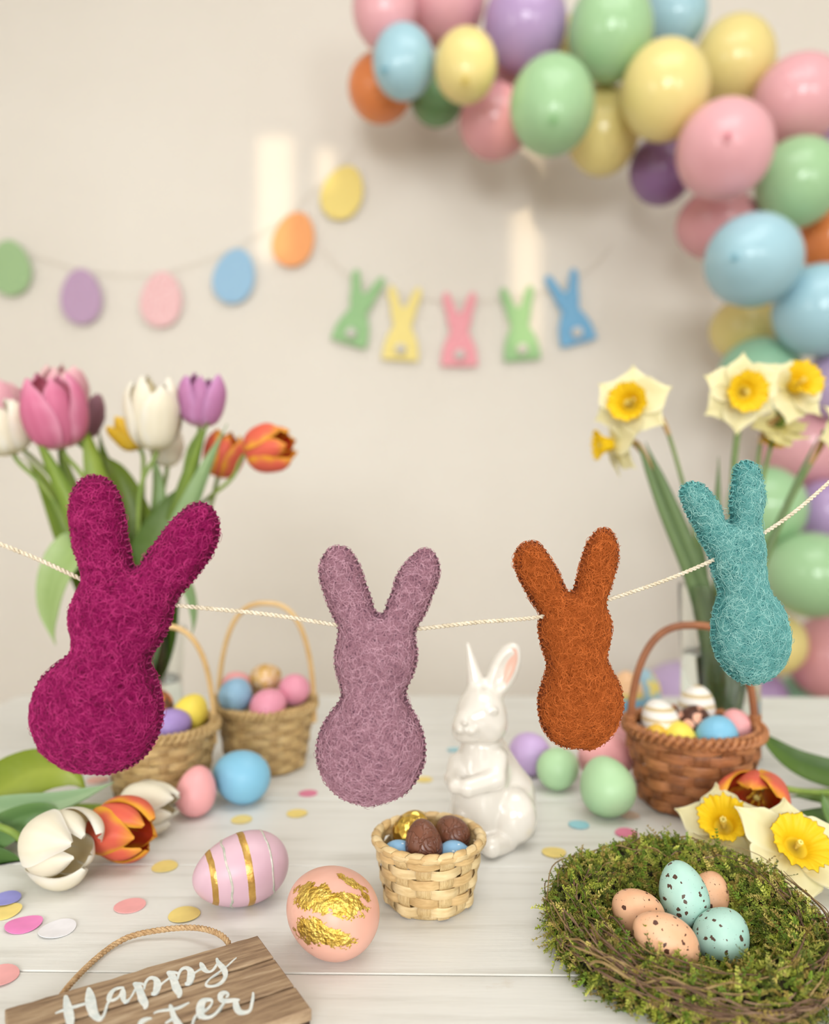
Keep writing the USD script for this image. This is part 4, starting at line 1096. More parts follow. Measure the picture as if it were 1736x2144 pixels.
def tulip(t, base, axis, L, R, pal, openness=0.0, roll=0.0, seed=0, n=14, m=11, stamens=True, inner_open=None):
    """six overlapping petals round an axis: three inner, three outer"""
    rng = np.random.default_rng(700 + seed)
    B = basis(axis, roll); todo = []
    for k in range(6):
        outer = k % 2 == 0
        phi = k * np.pi / 3 + rng.normal(0, 0.06)
        op = openness + (0.10 if outer else -0.02) + rng.normal(0, 0.05) + (0.10 * openness if outer else 0)
        Lk = L * rng.uniform(0.93, 1.04) * (1.0 if outer else 1.02)
        prof_r = np.array([0.10, 0.52, 0.86, 1.0, 0.93 + 0.35 * op, 0.62 + 0.75 * op]) * R * (1.0 if outer else 0.90)
        prof_z = np.array([0.0, 0.05, 0.22, 0.48, 0.78, 1.0 - 0.10 * max(op, 0)]) * Lk
        cs_ = CubicSpline([0, 0.12, 0.32, 0.55, 0.82, 1.0], np.column_stack([prof_r, prof_z]))
        u = np.linspace(0, 1, n); rz = cs_(u)
        wid = (np.sin(np.pi * np.clip(0.10 + 0.87 * u, 0, 1) ** 0.92) ** 0.55) * 0.90
        wid[-1] *= 0.45
        s = np.linspace(-1, 1, m)
        ang = phi + s[None] * wid[:, None]
        rr = rz[:, :1] * (1 - 0.10 * s[None] ** 2 + (0.05 if outer else -0.03) + 0.03 * np.cos(s[None] * 3.1)) + R * 0.05 * (np.abs(s[None]) ** 3) * np.sin(u[:, None] * 8 + seed + k)
        zz = rz[:, 1:] - 0.05 * Lk * (s[None] ** 2) * u[:, None] ** 2
        g = np.stack([rr * np.cos(ang), rr * np.sin(ang), np.broadcast_to(zz, rr.shape)], -1) @ B.T + base
        v, f, ix = sheet(g, 0.0008)
        ci, co = petal_cols(n, m, pal, seed + k, True), petal_cols(n, m, pal, seed + k, False)
        half = len(ix) // 2
        nrm = np.cross(np.gradient(g, axis=0), np.gradient(g, axis=1)).reshape(-1, 3)
        outward = ((g.reshape(-1, 3) - base) - np.outer((g.reshape(-1, 3) - base) @ B[:, 2], B[:, 2]))
        front_out = (nrm * outward).sum() > 0
        col = np.vstack([co, ci]) if front_out else np.vstack([ci, co])
        todo.append((v, f, col))
    lift = max(0.0, T + 0.0006 - min(v[:, 2].min() for v, _, _ in todo))       # a lying cup rests on its lowest petal
    for v, f, col in todo:
        v[:, 2] += lift
        t.part('petal', (v, f), petal_m, True, col=col)
    base = base + np.array([0, 0, lift])
    if stamens:
        for k in range(6):
            a = k * np.pi / 3 + 0.3
            d = B @ np.array([0.22 * math.cos(a), 0.22 * math.sin(a), 1.0])
            p0, p1 = base + d * 0.06 * L, base + d * 0.50 * L
            t.part('stamen', tube(np.array([p0, p0 + (p1 - p0) * 0.7, p0 + (p1 - p0) * 0.72, p1]), [0.0006, 0.0006, 0.0014, 0.0009], 6), stamen_m, 50)
        t.part('pistil', tube(np.array([base, base + B[:, 2] * 0.36 * L, base + B[:, 2] * 0.40 * L, base + B[:, 2] * 0.43 * L]), [0.0022, 0.002, 0.003, 0.001], 8), pistil_m, 50)


def stem(t, pts, r, mat=None, name='stem', n=30, taper=1.0):
    p = spline(pts, n, 0.75); p[:, 2] = np.maximum(p[:, 2], T + r + 0.0006)
    t.part(name, tube(p, r * np.linspace(1, taper, n), 9), mat or stem_m, 60)


def tulip_in(name, label, px, py, Y, axis, L, R, pal, stem_px, openness=0.0, roll=0.0, seed=0, group=None, sr=0.0030, cat='tulip'):
    c = P(px, py, Y); axis = unit(axis); base = c - axis * L * 0.5
    t = Thing(name, label, cat, base, group=group)
    tulip(t, base, axis, L, R, pal, openness, roll, seed)
    far = [P(a, b, y) for a, b, y in stem_px]
    pts = [base + axis * 0.002, base - unit(axis + unit(base - far[0])) * 0.012] + far
    stem(t, pts, sr)
    return t


# tulips in the left vase
VX, VY = (290 - 868) / F * 1.0, 1.0
gt = 'tulips in the left vase'
tulip_in('tulip', 'large open pink tulip, biggest bloom in the left vase', 112, 864, 0.955, (-0.10, -0.35, 1), 0.090, 0.0375, 'pink', [(165, 985, 0.96), (228, 1130, 0.97), (275, 1330, 0.985), (296, 1500, 0.99)], -0.04, 0.5, 1, gt)
tulip_in('tulip', 'pale pink tulip rising just behind the large pink one', 136, 826, 1.01, (0.08, -0.1, 1), 0.075, 0.031, 'palepink', [(200, 960, 1.01), (250, 1130, 1.01), (285, 1330, 1.01), (300, 1500, 1.01)], 0.05, 0.2, 2, gt)
tulip_in('tulip', 'cream white tulip leaning out at the left edge of the photo', 8, 898, 0.965, (-0.30, -0.2, 1), 0.066, 0.0315, 'white', [(75, 1000, 0.97), (150, 1115, 0.98), (240, 1330, 0.99), (282, 1500, 0.995)], 0.0, 0.9, 3, gt)
tulip_in('tulip', 'pale pink tulip at the left edge behind the cream one', 4, 850, 1.03, (-0.25, 0.1, 1), 0.062, 0.030, 'palepink', [(110, 1000, 1.03), (190, 1150, 1.02), (260, 1330, 1.01), (290, 1500, 1.0)], 0.05, 0.0, 4, gt)
tulip_in('tulip', 'dull mauve tulip half hidden right of the large pink one', 180, 872, 1.04, (0.12, 0.1, 1), 0.060, 0.025, 'mauve', [(215, 960, 1.04), (262, 1130, 1.03), (292, 1330, 1.02), (304, 1500, 1.02)], 0.0, 0.4, 5, gt)
tulip_in('tulip', 'tall ragged white tulip in the centre of the left vase', 324, 868, 0.965, (0.02, -0.20, 1), 0.088, 0.0335, 'white', [(305, 990, 0.97), (290, 1120, 0.975), (288, 1330, 0.985), (290, 1500, 0.99)], 0.04, 0.1, 6, gt)
tulip_in('tulip', 'small white tulip bud below the tall white tulip', 352, 936, 1.03, (0.08, -0.1, 1), 0.052, 0.0215, 'white', [(345, 1010, 1.03), (325, 1140, 1.02), (305, 1330, 1.01), (300, 1500, 1.0)], -0.1, 0.3, 7, gt)
tulip_in('tulip', 'lilac purple tulip upright right of the tall white one', 424, 839, 0.975, (0.12, -0.10, 1), 0.066, 0.0275, 'purple', [(402, 930, 0.98), (378, 1050, 0.985), (330, 1220, 0.99), (310, 1330, 0.99), (304, 1500, 0.99)], 0.06, 0.6, 8, gt)
tulip_in('tulip', 'orange tulip with yellow edges pointing out to the right', 563, 938, 0.975, (0.95, -0.30, 0.22), 0.060, 0.0295, 'orange', [(490, 995, 0.98), (430, 1048, 0.985), (355, 1180, 0.99), (315, 1330, 1.0), (308, 1500, 1.0)], 0.05, 0.25, 9, gt, sr=0.0026)
tulip_in('tulip', 'orange red tulip behind the pointed grey-green leaf', 470, 952, 1.03, (0.30, -0.10, 1), 0.062, 0.026, 'orange', [(440, 1060, 1.03), (370, 1180, 1.02), (318, 1330, 1.01), (306, 1500, 1.0)], 0.0, 0.7, 10, gt)
tulip_in('tulip', 'yellow bloom peeping out left of the tall white tulip', 272, 906, 1.02, (-0.55, -0.1, 0.9), 0.048, 0.021, 'yellow', [(300, 985, 1.02), (300, 1120, 1.01), (296, 1330, 1.0), (294, 1500, 1.0)], 0.35, 0.9, 11, gt)
# leaves of the bouquet: each tulip leaf that can be told apart
gl = 'tulip leaves in the left vase'


def leaf_thing(label, pts_px, w_px, hint=(0, -1, 0.1), group=None, **kw):
    pts = [P(*q) for q in pts_px]
    wm = w_px * (0.62 if group == gl else 0.5) * pts_px[len(pts_px) // 2][2] / F
    t = Thing('tulip_leaf', label, 'leaf', pts[0], group=group)
    leaf(t, pts, wm, hint, name='blade', **kw)
    return t


DK, MD, YG, GG = ((62, 92, 30), (96, 126, 46)), ((98, 126, 36), (134, 158, 56)), ((112, 136, 34), (150, 170, 70)), ((112, 142, 92), (150, 176, 124))
leaf_thing('narrow leaf rising left of the large pink tulip stem', [(270, 1420, 0.97), (225, 1250, 0.95), (172, 1110, 0.94), (105, 970, 0.94), (62, 893, 0.94)], 42, (0.3, -1, 0.2), gl, c1=MD[0], c2=MD[1], seed=1)
leaf_thing('broad yellow-green leaf under the large pink tulip', [(286, 1420, 0.975), (248, 1200, 0.97), (215, 1050, 0.965), (190, 940, 0.97), (168, 878, 0.98)], 62, (-0.1, -1, 0.1), gl, c1=YG[0], c2=YG[1], seed=2)
leaf_thing('leaf between pink tulip stem and left cream tulip stem', [(276, 1420, 0.99), (215, 1180, 0.985), (165, 1060, 0.98), (130, 960, 0.985), (118, 925, 0.99)], 40, (0.1, -1, 0.1), gl, c1=DK[0], c2=MD[1], seed=3)
leaf_thing('long leaf bowing out along the left cream tulip stem', [(268, 1430, 1.0), (200, 1240, 0.985), (140, 1120, 0.98), (90, 1010, 0.98), (45, 955, 0.985)], 46, (0.4, -1, 0.1), gl, c1=MD[0], c2=YG[1], seed=4)
leaf_thing('rounded dark leaf arching right behind the magenta ears', [(300, 1420, 1.0), (296, 1200, 0.99), (276, 1075, 0.985), (246, 990, 0.99), (205, 950, 1.0)], 74, (0.35, -1, 0.1), gl, c1=(84, 108, 22), c2=(114, 132, 40), seed=5)
leaf_thing('pointed grey-green leaf crossing the hidden orange tulip', [(306, 1420, 0.97), (345, 1220, 0.955), (392, 1080, 0.95), (435, 975, 0.95), (476, 887, 0.955)], 50, (-0.4, -1, 0.1), gl, c1=GG[0], c2=GG[1], seed=6)
leaf_thing('upright leaf leaning against the purple tulip', [(304, 1420, 0.985), (348, 1190, 0.975), (388, 1040, 0.97), (415, 940, 0.965), (446, 865, 0.965)], 44, (-0.3, -1, 0.1), gl, c1=DK[0], c2=MD[1], seed=7)
leaf_thing('wide dark leaf filling the middle of the tulip bunch', [(298, 1430, 0.995), (318, 1250, 0.975), (350, 1120, 0.97), (392, 1035, 0.985), (420, 1010, 1.0)], 104, (-0.1, -1, 0.25), gl, c1=(72, 100, 34), c2=(104, 130, 52), seed=8, wave=0.06)
leaf_thing('short leaf in the middle below the small white bud', [(300, 1420, 1.01), (318, 1200, 1.0), (334, 1070, 1.0), (328, 985, 1.005), (312, 945, 1.01)], 36, (0.1, -1, 0.1), gl, c1=MD[0], c2=GG[1], seed=9)
leaf_thing('dark leaf low in the bunch behind the mauve tulip stem', [(292, 1430, 1.03), (276, 1240, 1.03), (262, 1120, 1.035), (232, 1010, 1.04), (206, 890, 1.05)], 60, (0.1, -1, 0.1), gl, c1=DK[0], c2=MD[1], seed=10)
leaf_thing('pale green leaf drooping down left of the magenta bunny', [(262, 1390, 0.985), (215, 1230, 0.95), (165, 1150, 0.935), (122, 1195, 0.925), (105, 1285, 0.925), (116, 1350, 0.925)], 66, (0.5, -0.6, 0.7), gl, c1=(140, 168, 92), c2=(176, 198, 136), fold=0.25, seed=11, shape=(0.9, 0.8))
leaf_thing('small grey-green leaf tip drooping right of the magenta bunny', [(320, 1380, 0.985), (352, 1255, 0.955), (385, 1222, 0.945), (404, 1262, 0.94), (400, 1330, 0.94)], 26, (-0.4, -1, 0.3), gl, c1=GG[0], c2=GG[1], fold=0.25, seed=12, shape=(0.9, 0.8))

glass_m = usdkit.material(stage, '/World/Looks/clear_glass', {'p': ('principled_bsdf', {'base_color': (0.97, 0.99, 0.97), 'roughness': 0.02, 'transmission_weight': 1.0, 'ior': 1.45})}, [], surface='p.BSDF')
water_m = usdkit.material(stage, '/World/Looks/vase_water', {'p': ('principled_bsdf', {'base_color': (0.97, 0.99, 0.97), 'roughness': 0.0, 'transmission_weight': 1.0, 'ior': 1.33})}, [], surface='p.BSDF')


def vase(label, x, y, r, h, water, flare=1.06):
    t = Thing('glass_vase', label, 'vase', (x, y, T))
    w = 0.0022
    t.part('glass', lathe([(1e-5, 0.0006), (r * 0.94, 0.0006), (r * 0.98, 0.004), (r * 0.97, h * 0.5), (r * flare, h - 0.001), (r * flare - w * 0.5, h), (r * flare - w, h - 0.001), (r * 0.97 - w, h * 0.5), (r * 0.96 - w, 0.009), (r * 0.90, 0.007), (1e-5, 0.007)], 64), glass_m, 50, local=True)
    t.part('water', lathe([(1e-5, 0.0072), (r * 0.90, 0.0072), (r * 0.965 - w, 0.011), (r * 0.972 - w, water - 0.001), (r * 0.95 - w, water), (1e-5, water)], 64), water_m, 40, local=True)
    return t


vase('short clear glass vase of tulips behind the magenta bunny', VX, VY, 0.056, 0.150, 0.085)
DX, DY = (1508 - 868) / F * 0.955, 0.955
vase('tall clear glass vase of daffodils behind the brown basket', DX, DY, 0.0475, 0.212, 0.128, 1.04)

DAFP = {'cream': ((247, 240, 196), (242, 228, 130), (250, 246, 212)), 'pale': ((242, 232, 168), (236, 220, 120), (246, 238, 190))}


def daffodil(t, c, axis, Lp, Rt, Lt, roll=0.0, seed=0, reflex=0.12, pal='cream', wid=0.44, deep=(248, 212, 30), rim=(250, 216, 40), n=14, m=11):
    """c is the centre of the six-petalled ring; the trumpet stands along axis"""
    rng = np.random.default_rng(900 + seed)
    B = basis(axis, roll)
    body, base, edge = (np.array(lin(x)) for x in DAFP[pal])
    for k in range(6):
        phi = k * np.pi / 3 + rng.normal(0, 0.07); outer = k % 2
        Lk = Lp * rng.uniform(0.92, 1.05)
        u = np.linspace(0.10, 1, n); s = np.linspace(-1, 1, m)
        w = Lk * wid * (np.sin(np.pi * np.clip(u * 0.94 + 0.02, 0, 1) ** 0.88) ** 0.75) * np.clip((1.0 - u) * 2.7 + 0.05, 0, 1)
        rf = reflex + rng.normal(0, 0.10)
        zc = -rf * Lk * u ** 2 + (0.0 if outer else 0.0012) + 0.05 * Lk * np.sin(u * 3 + seed)
        lat = w[:, None] * s[None]
        zz = zc[:, None] + 0.25 * w[:, None] * np.abs(s[None]) ** 1.8 * rng.uniform(-0.6, 1.1) - 0.05 * Lk * np.exp(-(s[None] / 0.14) ** 2) * u[:, None] * (1 - u[:, None]) + 0.02 * Lk * np.sin(u[:, None] * 9 + s[None] * 3 + k)
        tw = rng.normal(0, 0.25)
        zz = zz + tw * lat * u[:, None]
        rad = (u * Lk)[:, None] + 0 * s[None]
        g = np.stack([rad * math.cos(phi) - lat * math.sin(phi), rad * math.sin(phi) + lat * math.cos(phi), zz], -1) @ B.T + c
        v, f, ix = sheet(g, 0.0007)
        kk = np.clip(1 - (u[:, None] - 0.1) / 0.35, 0, 1) + 0 * s[None]; ke = np.clip((np.abs(s[None]) - 0.7) * 3, 0, 1) + 0 * u[:, None]
        vein = 0.12 * (0.5 + 0.5 * np.cos(s[None] * 28)) + 0.25 * np.exp(-(s[None] / 0.10) ** 2) + 0 * u[:, None]
        cc = body * (1 - kk[..., None] * 0.8) + base * kk[..., None] * 0.8
        cc = cc * (1 - vein[..., None] * 0.5) + np.array(lin((240, 230, 170))) * vein[..., None] * 0.5
        cc = (cc * (1 - ke[..., None]) + edge * ke[..., None]).reshape(-1, 3)[ix]
        v[:, 2] = np.maximum(v[:, 2], T + 0.0006)
        t.part('petal', (v, f), petal_m, True, col=cc)
    # trumpet with a frilled mouth
    nt, mt = 16, 120
    uu = np.linspace(0, 1, nt); th = np.arange(mt) * 2 * np.pi / mt
    rr = Rt * (0.36 + 0.26 * uu + 0.38 * uu ** 4); zz = Lt * uu
    fr = 1 + (0.035 * np.sin(9 * th + seed) + 0.035 * np.sin(23 * th + 2 * seed) + 0.025 * np.sin(38 * th))[None] * (uu[:, None] ** 5) + (0.025 * np.sin(24 * th))[None] * uu[:, None]
    g1 = np.stack([rr[:, None] * fr * np.cos(th), rr[:, None] * fr * np.sin(th), zz[:, None] + (0.07 * Lt * np.sin(15 * th + 1 + seed))[None] * uu[:, None] ** 5], -1)
    inn = g1[::-1].copy(); inn[..., :2] *= (1 - 0.0009 / np.maximum(rr[::-1], 1e-4))[:, None, None]
    floor_ = np.concatenate([inn[-1:, :, :] * [0.5, 0.5, 1], inn[-1:, :, :] * [1e-3, 1e-3, 1]], 0)
    inn = inn[:-3]; floor_ = np.concatenate([inn[-1:] * [0.5, 0.5, 1], inn[-1:] * [1e-3, 1e-3, 1]], 0)
    g2 = np.concatenate([g1[:1] * [1e-3, 1e-3, 1], g1, inn, floor_], 0)
    q = grid_faces(len(g2), mt, wrap_m=True)[:, ::-1]
    d_, r_ = np.array(lin(deep)), np.array(lin(rim))
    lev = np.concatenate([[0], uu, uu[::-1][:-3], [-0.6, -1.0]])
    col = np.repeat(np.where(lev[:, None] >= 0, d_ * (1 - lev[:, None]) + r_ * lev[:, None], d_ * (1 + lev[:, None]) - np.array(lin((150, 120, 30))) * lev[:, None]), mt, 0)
    vv = g2.reshape(-1, 3) @ B.T + c; vv[:, 2] = np.maximum(vv[:, 2], T + 0.0006)
    t.part('trumpet', (vv, q), petal_m, True, col=col, label='yellow frilled trumpet')
    for k in range(6):
        a = k * np.pi / 3
        d = B @ np.array([0.10 * math.cos(a), 0.10 * math.sin(a), 1.0])
        t.part('stamen', tube(np.array([c + d * Lt * 0.1, c + d * Lt * 0.55, c + d * Lt * 0.6, c + d * Lt * 0.85]), [0.0005, 0.0005, 0.0012, 0.0008], 6), pistil_m, 50)
    ba = -B[:, 2]
    t.part('floral_tube', tube(np.array([c + ba * 0.0012, c + ba * 0.008, c + ba * 0.018, c + ba * 0.024]), [Rt * 0.30, 0.0040, 0.0042, 0.0026], 10), stem_m, 60)
    return c + ba * 0.022


gd = 'daffodils in the tall glass vase'


def daff_in(label, px, py, Y, axis, Lp, Rt, Lt, stem_px, roll=0.0, seed=0, sr=0.0026, husk=True, group=gd, **kw):
    c = P(px, py, Y)
    t = Thing('daffodil', label, 'daffodil', c, group=group)
    end = daffodil(t, c, unit(axis), Lp, Rt, Lt, roll, seed, **kw)
    pts = [end] + [P(*q) for q in stem_px]
    stem(t, pts, sr, stem_dk)
    if husk:
        p = spline(pts, 40)[0:9]
        t.part('papery_husk', tube(p, np.array([0.0010, 0.0030, 0.0042, 0.0045, 0.0044, 0.0040, 0.0036, 0.0032, 0.0028]), 8), husk_m, 60, label='brown papery husk at the bend')
    return t


daff_in('daffodil facing left at the top left of the tall vase', 1322, 848, 0.940, (-0.45, -0.85, 0.05), 0.0490, 0.0235, 0.026, [(1378, 868, 0.962), (1405, 925, 0.965), (1432, 1020, 0.965), (1468, 1180, 0.96), (1496, 1400, 0.955), (1504, 1560, 0.95)], 0.45, 1, reflex=0.05)
daff_in('drooping daffodil seen from the side below the left-facing one', 1288, 930, 0.965, (-1.0, -0.08, -0.05), 0.0450, 0.0185, 0.024, [(1325, 925, 0.966), (1345, 945, 0.967), (1392, 1060, 0.965), (1455, 1240, 0.96), (1490, 1400, 0.955), (1500, 1560, 0.95)], 0.2, 2, reflex=0.18)
daff_in('fully open daffodil facing the viewer, centre of the tall vase', 1553, 820, 0.930, (0.0, -0.97, -0.14), 0.0510, 0.0245, 0.020, [(1548, 862, 0.958), (1540, 940, 0.962), (1532, 1100, 0.96), (1520, 1300, 0.955), (1512, 1560, 0.95)], 0.52, 3, sr=0.0040, husk=False, reflex=0.06)
daff_in('daffodil tilted up to the right at the top right of the vase', 1660, 812, 0.950, (0.22, -0.90, 0.34), 0.0490, 0.0235, 0.026, [(1626, 880, 0.985), (1608, 960, 0.985), (1572, 1120, 0.975), (1535, 1330, 0.965), (1518, 1560, 0.955)], 0.2, 4, husk=False, reflex=0.10)
daff_in('pale daffodil nodding away from the viewer below the open ones', 1632, 895, 0.985, (-0.10, 0.55, -0.65), 0.042, 0.0165, 0.020, [(1600, 905, 0.99), (1588, 960, 0.985), (1562, 1120, 0.975), (1530, 1330, 0.965), (1514, 1560, 0.955)], 0.0, 5, pal='pale')
daff_in('daffodil cut off by the right edge of the photo', 1762, 905, 0.955, (0.5, -0.75, -0.1), 0.046, 0.021, 0.024, [(1722, 925, 0.975), (1690, 985, 0.975), (1630, 1110, 0.97), (1570, 1290, 0.962), (1526, 1560, 0.955)], 0.3, 6)
gdl = 'daffodil leaves in the tall vase'


def dleaf(label, pts_px, w_px, hint=(0.2, -1, 0), **kw):
    pts = [P(*q) for q in pts_px]
    t = Thing('daffodil_leaf', label, 'leaf', pts[0], group=gdl)
    leaf(t, pts, w_px * 0.5 * 0.95 / F, hint, name='blade', c1=(82, 106, 62), c2=(118, 142, 92), fold=0.3, shape=(0.45, 0.45), base_w=0.7, **kw)


dleaf('wide strap leaf bent over below the drooping daffodil', [(1502, 1560, 0.95), (1484, 1360, 0.94), (1446, 1210, 0.935), (1392, 1080, 0.935), (1348, 960, 0.935), (1333, 925, 0.935)], 30, seed=1)
dleaf('strap leaf running beside the bent one', [(1506, 1560, 0.955), (1492, 1360, 0.948), (1466, 1220, 0.945), (1420, 1090, 0.945), (1378, 990, 0.945), (1352, 925, 0.948)], 34, seed=2)
dleaf('short upright strap leaf between the teal ears', [(1512, 1560, 0.95), (1508, 1330, 0.945), (1500, 1160, 0.945), (1502, 1040, 0.945), (1505, 955, 0.945)], 24, seed=3)
dleaf('thin strap leaf leaning right beside the teal bunny', [(1520, 1560, 0.96), (1560, 1300, 0.955), (1612, 1140, 0.955), (1672, 1000, 0.955), (1716, 910, 0.958)], 16, (-0.2, -1, 0), seed=4)
dleaf('strap leaf standing behind the teal bunny head', [(1514, 1560, 0.965), (1478, 1330, 0.96), (1470, 1180, 0.958), (1462, 1120, 0.958)], 30, seed=5)

# flowers lying on the table, left
gll = 'cut tulips lying on the left of the table'


def lying_tulip(label, px, py, Y, axis, L, R, pal, stem_pts, openness, roll, seed, group, **kw):
    c = P(px, py, Y); axis = unit(axis); base = c - axis * L * 0.5
    t = Thing('cut_tulip', label, 'tulip', base, group=group)
    tulip(t, base, axis, L, R, pal, openness, roll, seed, n=20, m=15)
    stem(t, [base + axis * 0.002, base - axis * 0.010] + stem_pts, 0.0030)
    return t


lying_tulip('white tulip lying at the front left, cup open to the viewer', 128, 1790, 0.622, (0.80, -0.46, 0.10), 0.058, 0.0300, 'white', [P(30, 1745, 0.66), P(-60, 1720, 0.67), P(-200, 1700, 0.68)], -0.26, 0.35, 21, gll)
lying_tulip('orange red tulip lying on the left between the two white ones', 254, 1746, 0.664, (0.85, -0.42, 0.0), 0.060, 0.0262, 'orange', [P(175, 1722, 0.715), P(110, 1706, 0.725), P(-20, 1690, 0.73), P(-200, 1680, 0.73)], -0.20, 0.8, 22, gll)
lying_tulip('white tulip lying behind the orange one near the pale basket', 312, 1694, 0.727, (0.95, -0.12, 0.02), 0.054, 0.0235, 'white', [P(225, 1690, 0.765), P(150, 1688, 0.77), P(0, 1684, 0.775), P(-160, 1680, 0.775)], -0.10, 0.2, 23, gll)
glf = 'leaves of the cut tulips on the left'
leaf_thing('big yellow-green leaf arching under the magenta bunny', [(-120, 1760, 0.74), (-30, 1680, 0.745), (60, 1622, 0.75), (130, 1615, 0.75), (182, 1660, 0.75)], 100, (0.1, -0.9, 0.45), glf, c1=(118, 138, 22), c2=(156, 168, 56), fold=0.15, seed=21, shape=(0.8, 0.7))
leaf_thing('long pale blue-green leaf ending in a point by the basket', [(-120, 1720, 0.70), (-10, 1700, 0.70), (80, 1690, 0.70), (160, 1670, 0.705), (238, 1638, 0.71)], 58, (0, -0.6, 0.8), glf, c1=(124, 156, 112), c2=(164, 188, 148), fold=0.2, seed=22, shape=(0.75, 0.8))
leaf_thing('dark green leaf with pale margin at the left edge of the table', [(-120, 1780, 0.69), (-20, 1745, 0.685), (50, 1712, 0.685), (100, 1700, 0.69), (140, 1715, 0.695)], 66, (0, -0.85, 0.5), glf, c1=(66, 104, 46), c2=(110, 146, 84), fold=-0.3, seed=23, shape=(0.75, 0.8))
leaf_thing('yellow-green leaf lying below the long pointed one', [(-60, 1740, 0.735), (60, 1722, 0.735), (140, 1702, 0.738), (190, 1690, 0.74), (236, 1690, 0.745)], 32, (0, -0.5, 0.85), glf, c1=(106, 132, 40), c2=(152, 172, 74), fold=0.3, seed=24)
leaf_thing('shaded leaf flat on the table behind the front white tulip', [(-140, 1800, 0.665), (-50, 1800, 0.665), (10, 1800, 0.668), (55, 1808, 0.668)], 62, (0, -0.5, 0.85), glf, c1=(48, 86, 34), c2=(84, 118, 54), fold=0.25, seed=25)
leaf_thing('curled blue-green leaf hugging the orange tulip stem', [(-20, 1752, 0.715), (60, 1735, 0.712), (110, 1712, 0.714), (118, 1690, 0.72), (112, 1676, 0.725)], 36, (0.3, -0.8, 0.5), glf, c1=(104, 140, 84), c2=(146, 176, 120), fold=0.3, seed=26)

# flowers lying on the table, right
grr = 'cut flowers lying on the right of the table'
lying_tulip('orange tulip lying on the right in front of the brown basket', 1582, 1676, 0.695, (-0.50, -0.78, -0.05), 0.060, 0.0275, 'orange', [P(1665, 1655, 0.755), P(1740, 1660, 0.765), P(1880, 1690, 0.77)], 0.34, 0.6, 31, grr)
t = Thing('cut_daffodil', 'large cream daffodil lying at the right edge beside the nest', 'daffodil', P(1662, 1778, 0.618), group=grr)
e_ = daffodil(t, P(1662, 1780, 0.618), unit((0.06, -0.66, 0.72)), 0.0500, 0.0228, 0.017, 0.30, 31, reflex=0.02, n=20, m=15, wid=0.37)
stem(t, [e_, P(1700, 1800, 0.70), P(1800, 1770, 0.72), P(1900, 1750, 0.73)], 0.0028, stem_dk)
t = Thing('cut_daffodil', 'cream daffodil lying between the brown basket and the nest', 'daffodil', P(1512, 1738, 0.662), group=grr)
e_ = daffodil(t, P(1516, 1738, 0.662), unit((-0.28, -0.62, 0.72)), 0.0430, 0.0205, 0.023, 0.75, 32, reflex=0.06, n=20, m=15, wid=0.36)
stem(t, [e_, P(1560, 1735, 0.735), P(1650, 1730, 0.745), P(1800, 1740, 0.75)], 0.0028, stem_dk)
grl = 'leaves of the cut flowers on the right'
leaf_thing('dark green leaf reaching from the brown basket to the right edge', [(1890, 1690, 0.80), (1780, 1632, 0.81), (1690, 1606, 0.825), (1630, 1570, 0.84), (1584, 1520, 0.86)], 56, (0.2, -0.9, 0.5), grl, c1=(58, 92, 26), c2=(92, 122, 44), fold=0.25, seed=31, shape=(0.9, 0.8))
leaf_thing('grey-green leaf lying along the dark one at the right edge', [(1890, 1650, 0.83), (1800, 1628, 0.83), (1740, 1606, 0.835), (1680, 1590, 0.84)], 50, (0, -0.8, 0.6), grl, c1=(100, 124, 80), c2=(136, 156, 112), fold=0.2, seed=32)
leaf_thing('leaf pointing left behind the orange tulip on the right', [(1900, 1700, 0.755), (1790, 1680, 0.76), (1710, 1668, 0.765), (1655, 1668, 0.77)], 46, (0, -0.75, 0.65), grl, c1=(76, 106, 44), c2=(118, 144, 76), fold=0.3, seed=33)
leaf_thing('lower dark leaf under the orange tulip stem', [(1900, 1740, 0.735), (1790, 1718, 0.735), (1700, 1710, 0.735), (1640, 1706, 0.735)], 50, (0, -0.75, 0.65), grl, c1=(54, 88, 32), c2=(88, 118, 52), fold=0.3, seed=34)
leaf_thing('leaf standing up at the right edge above the large daffodil', [(1850, 1790, 0.70), (1780, 1740, 0.70), (1735, 1690, 0.705), (1722, 1660, 0.71)], 58, (-0.3, -0.9, 0.2), grl, c1=(84, 120, 56), c2=(120, 150, 84), fold=0.25, seed=35)

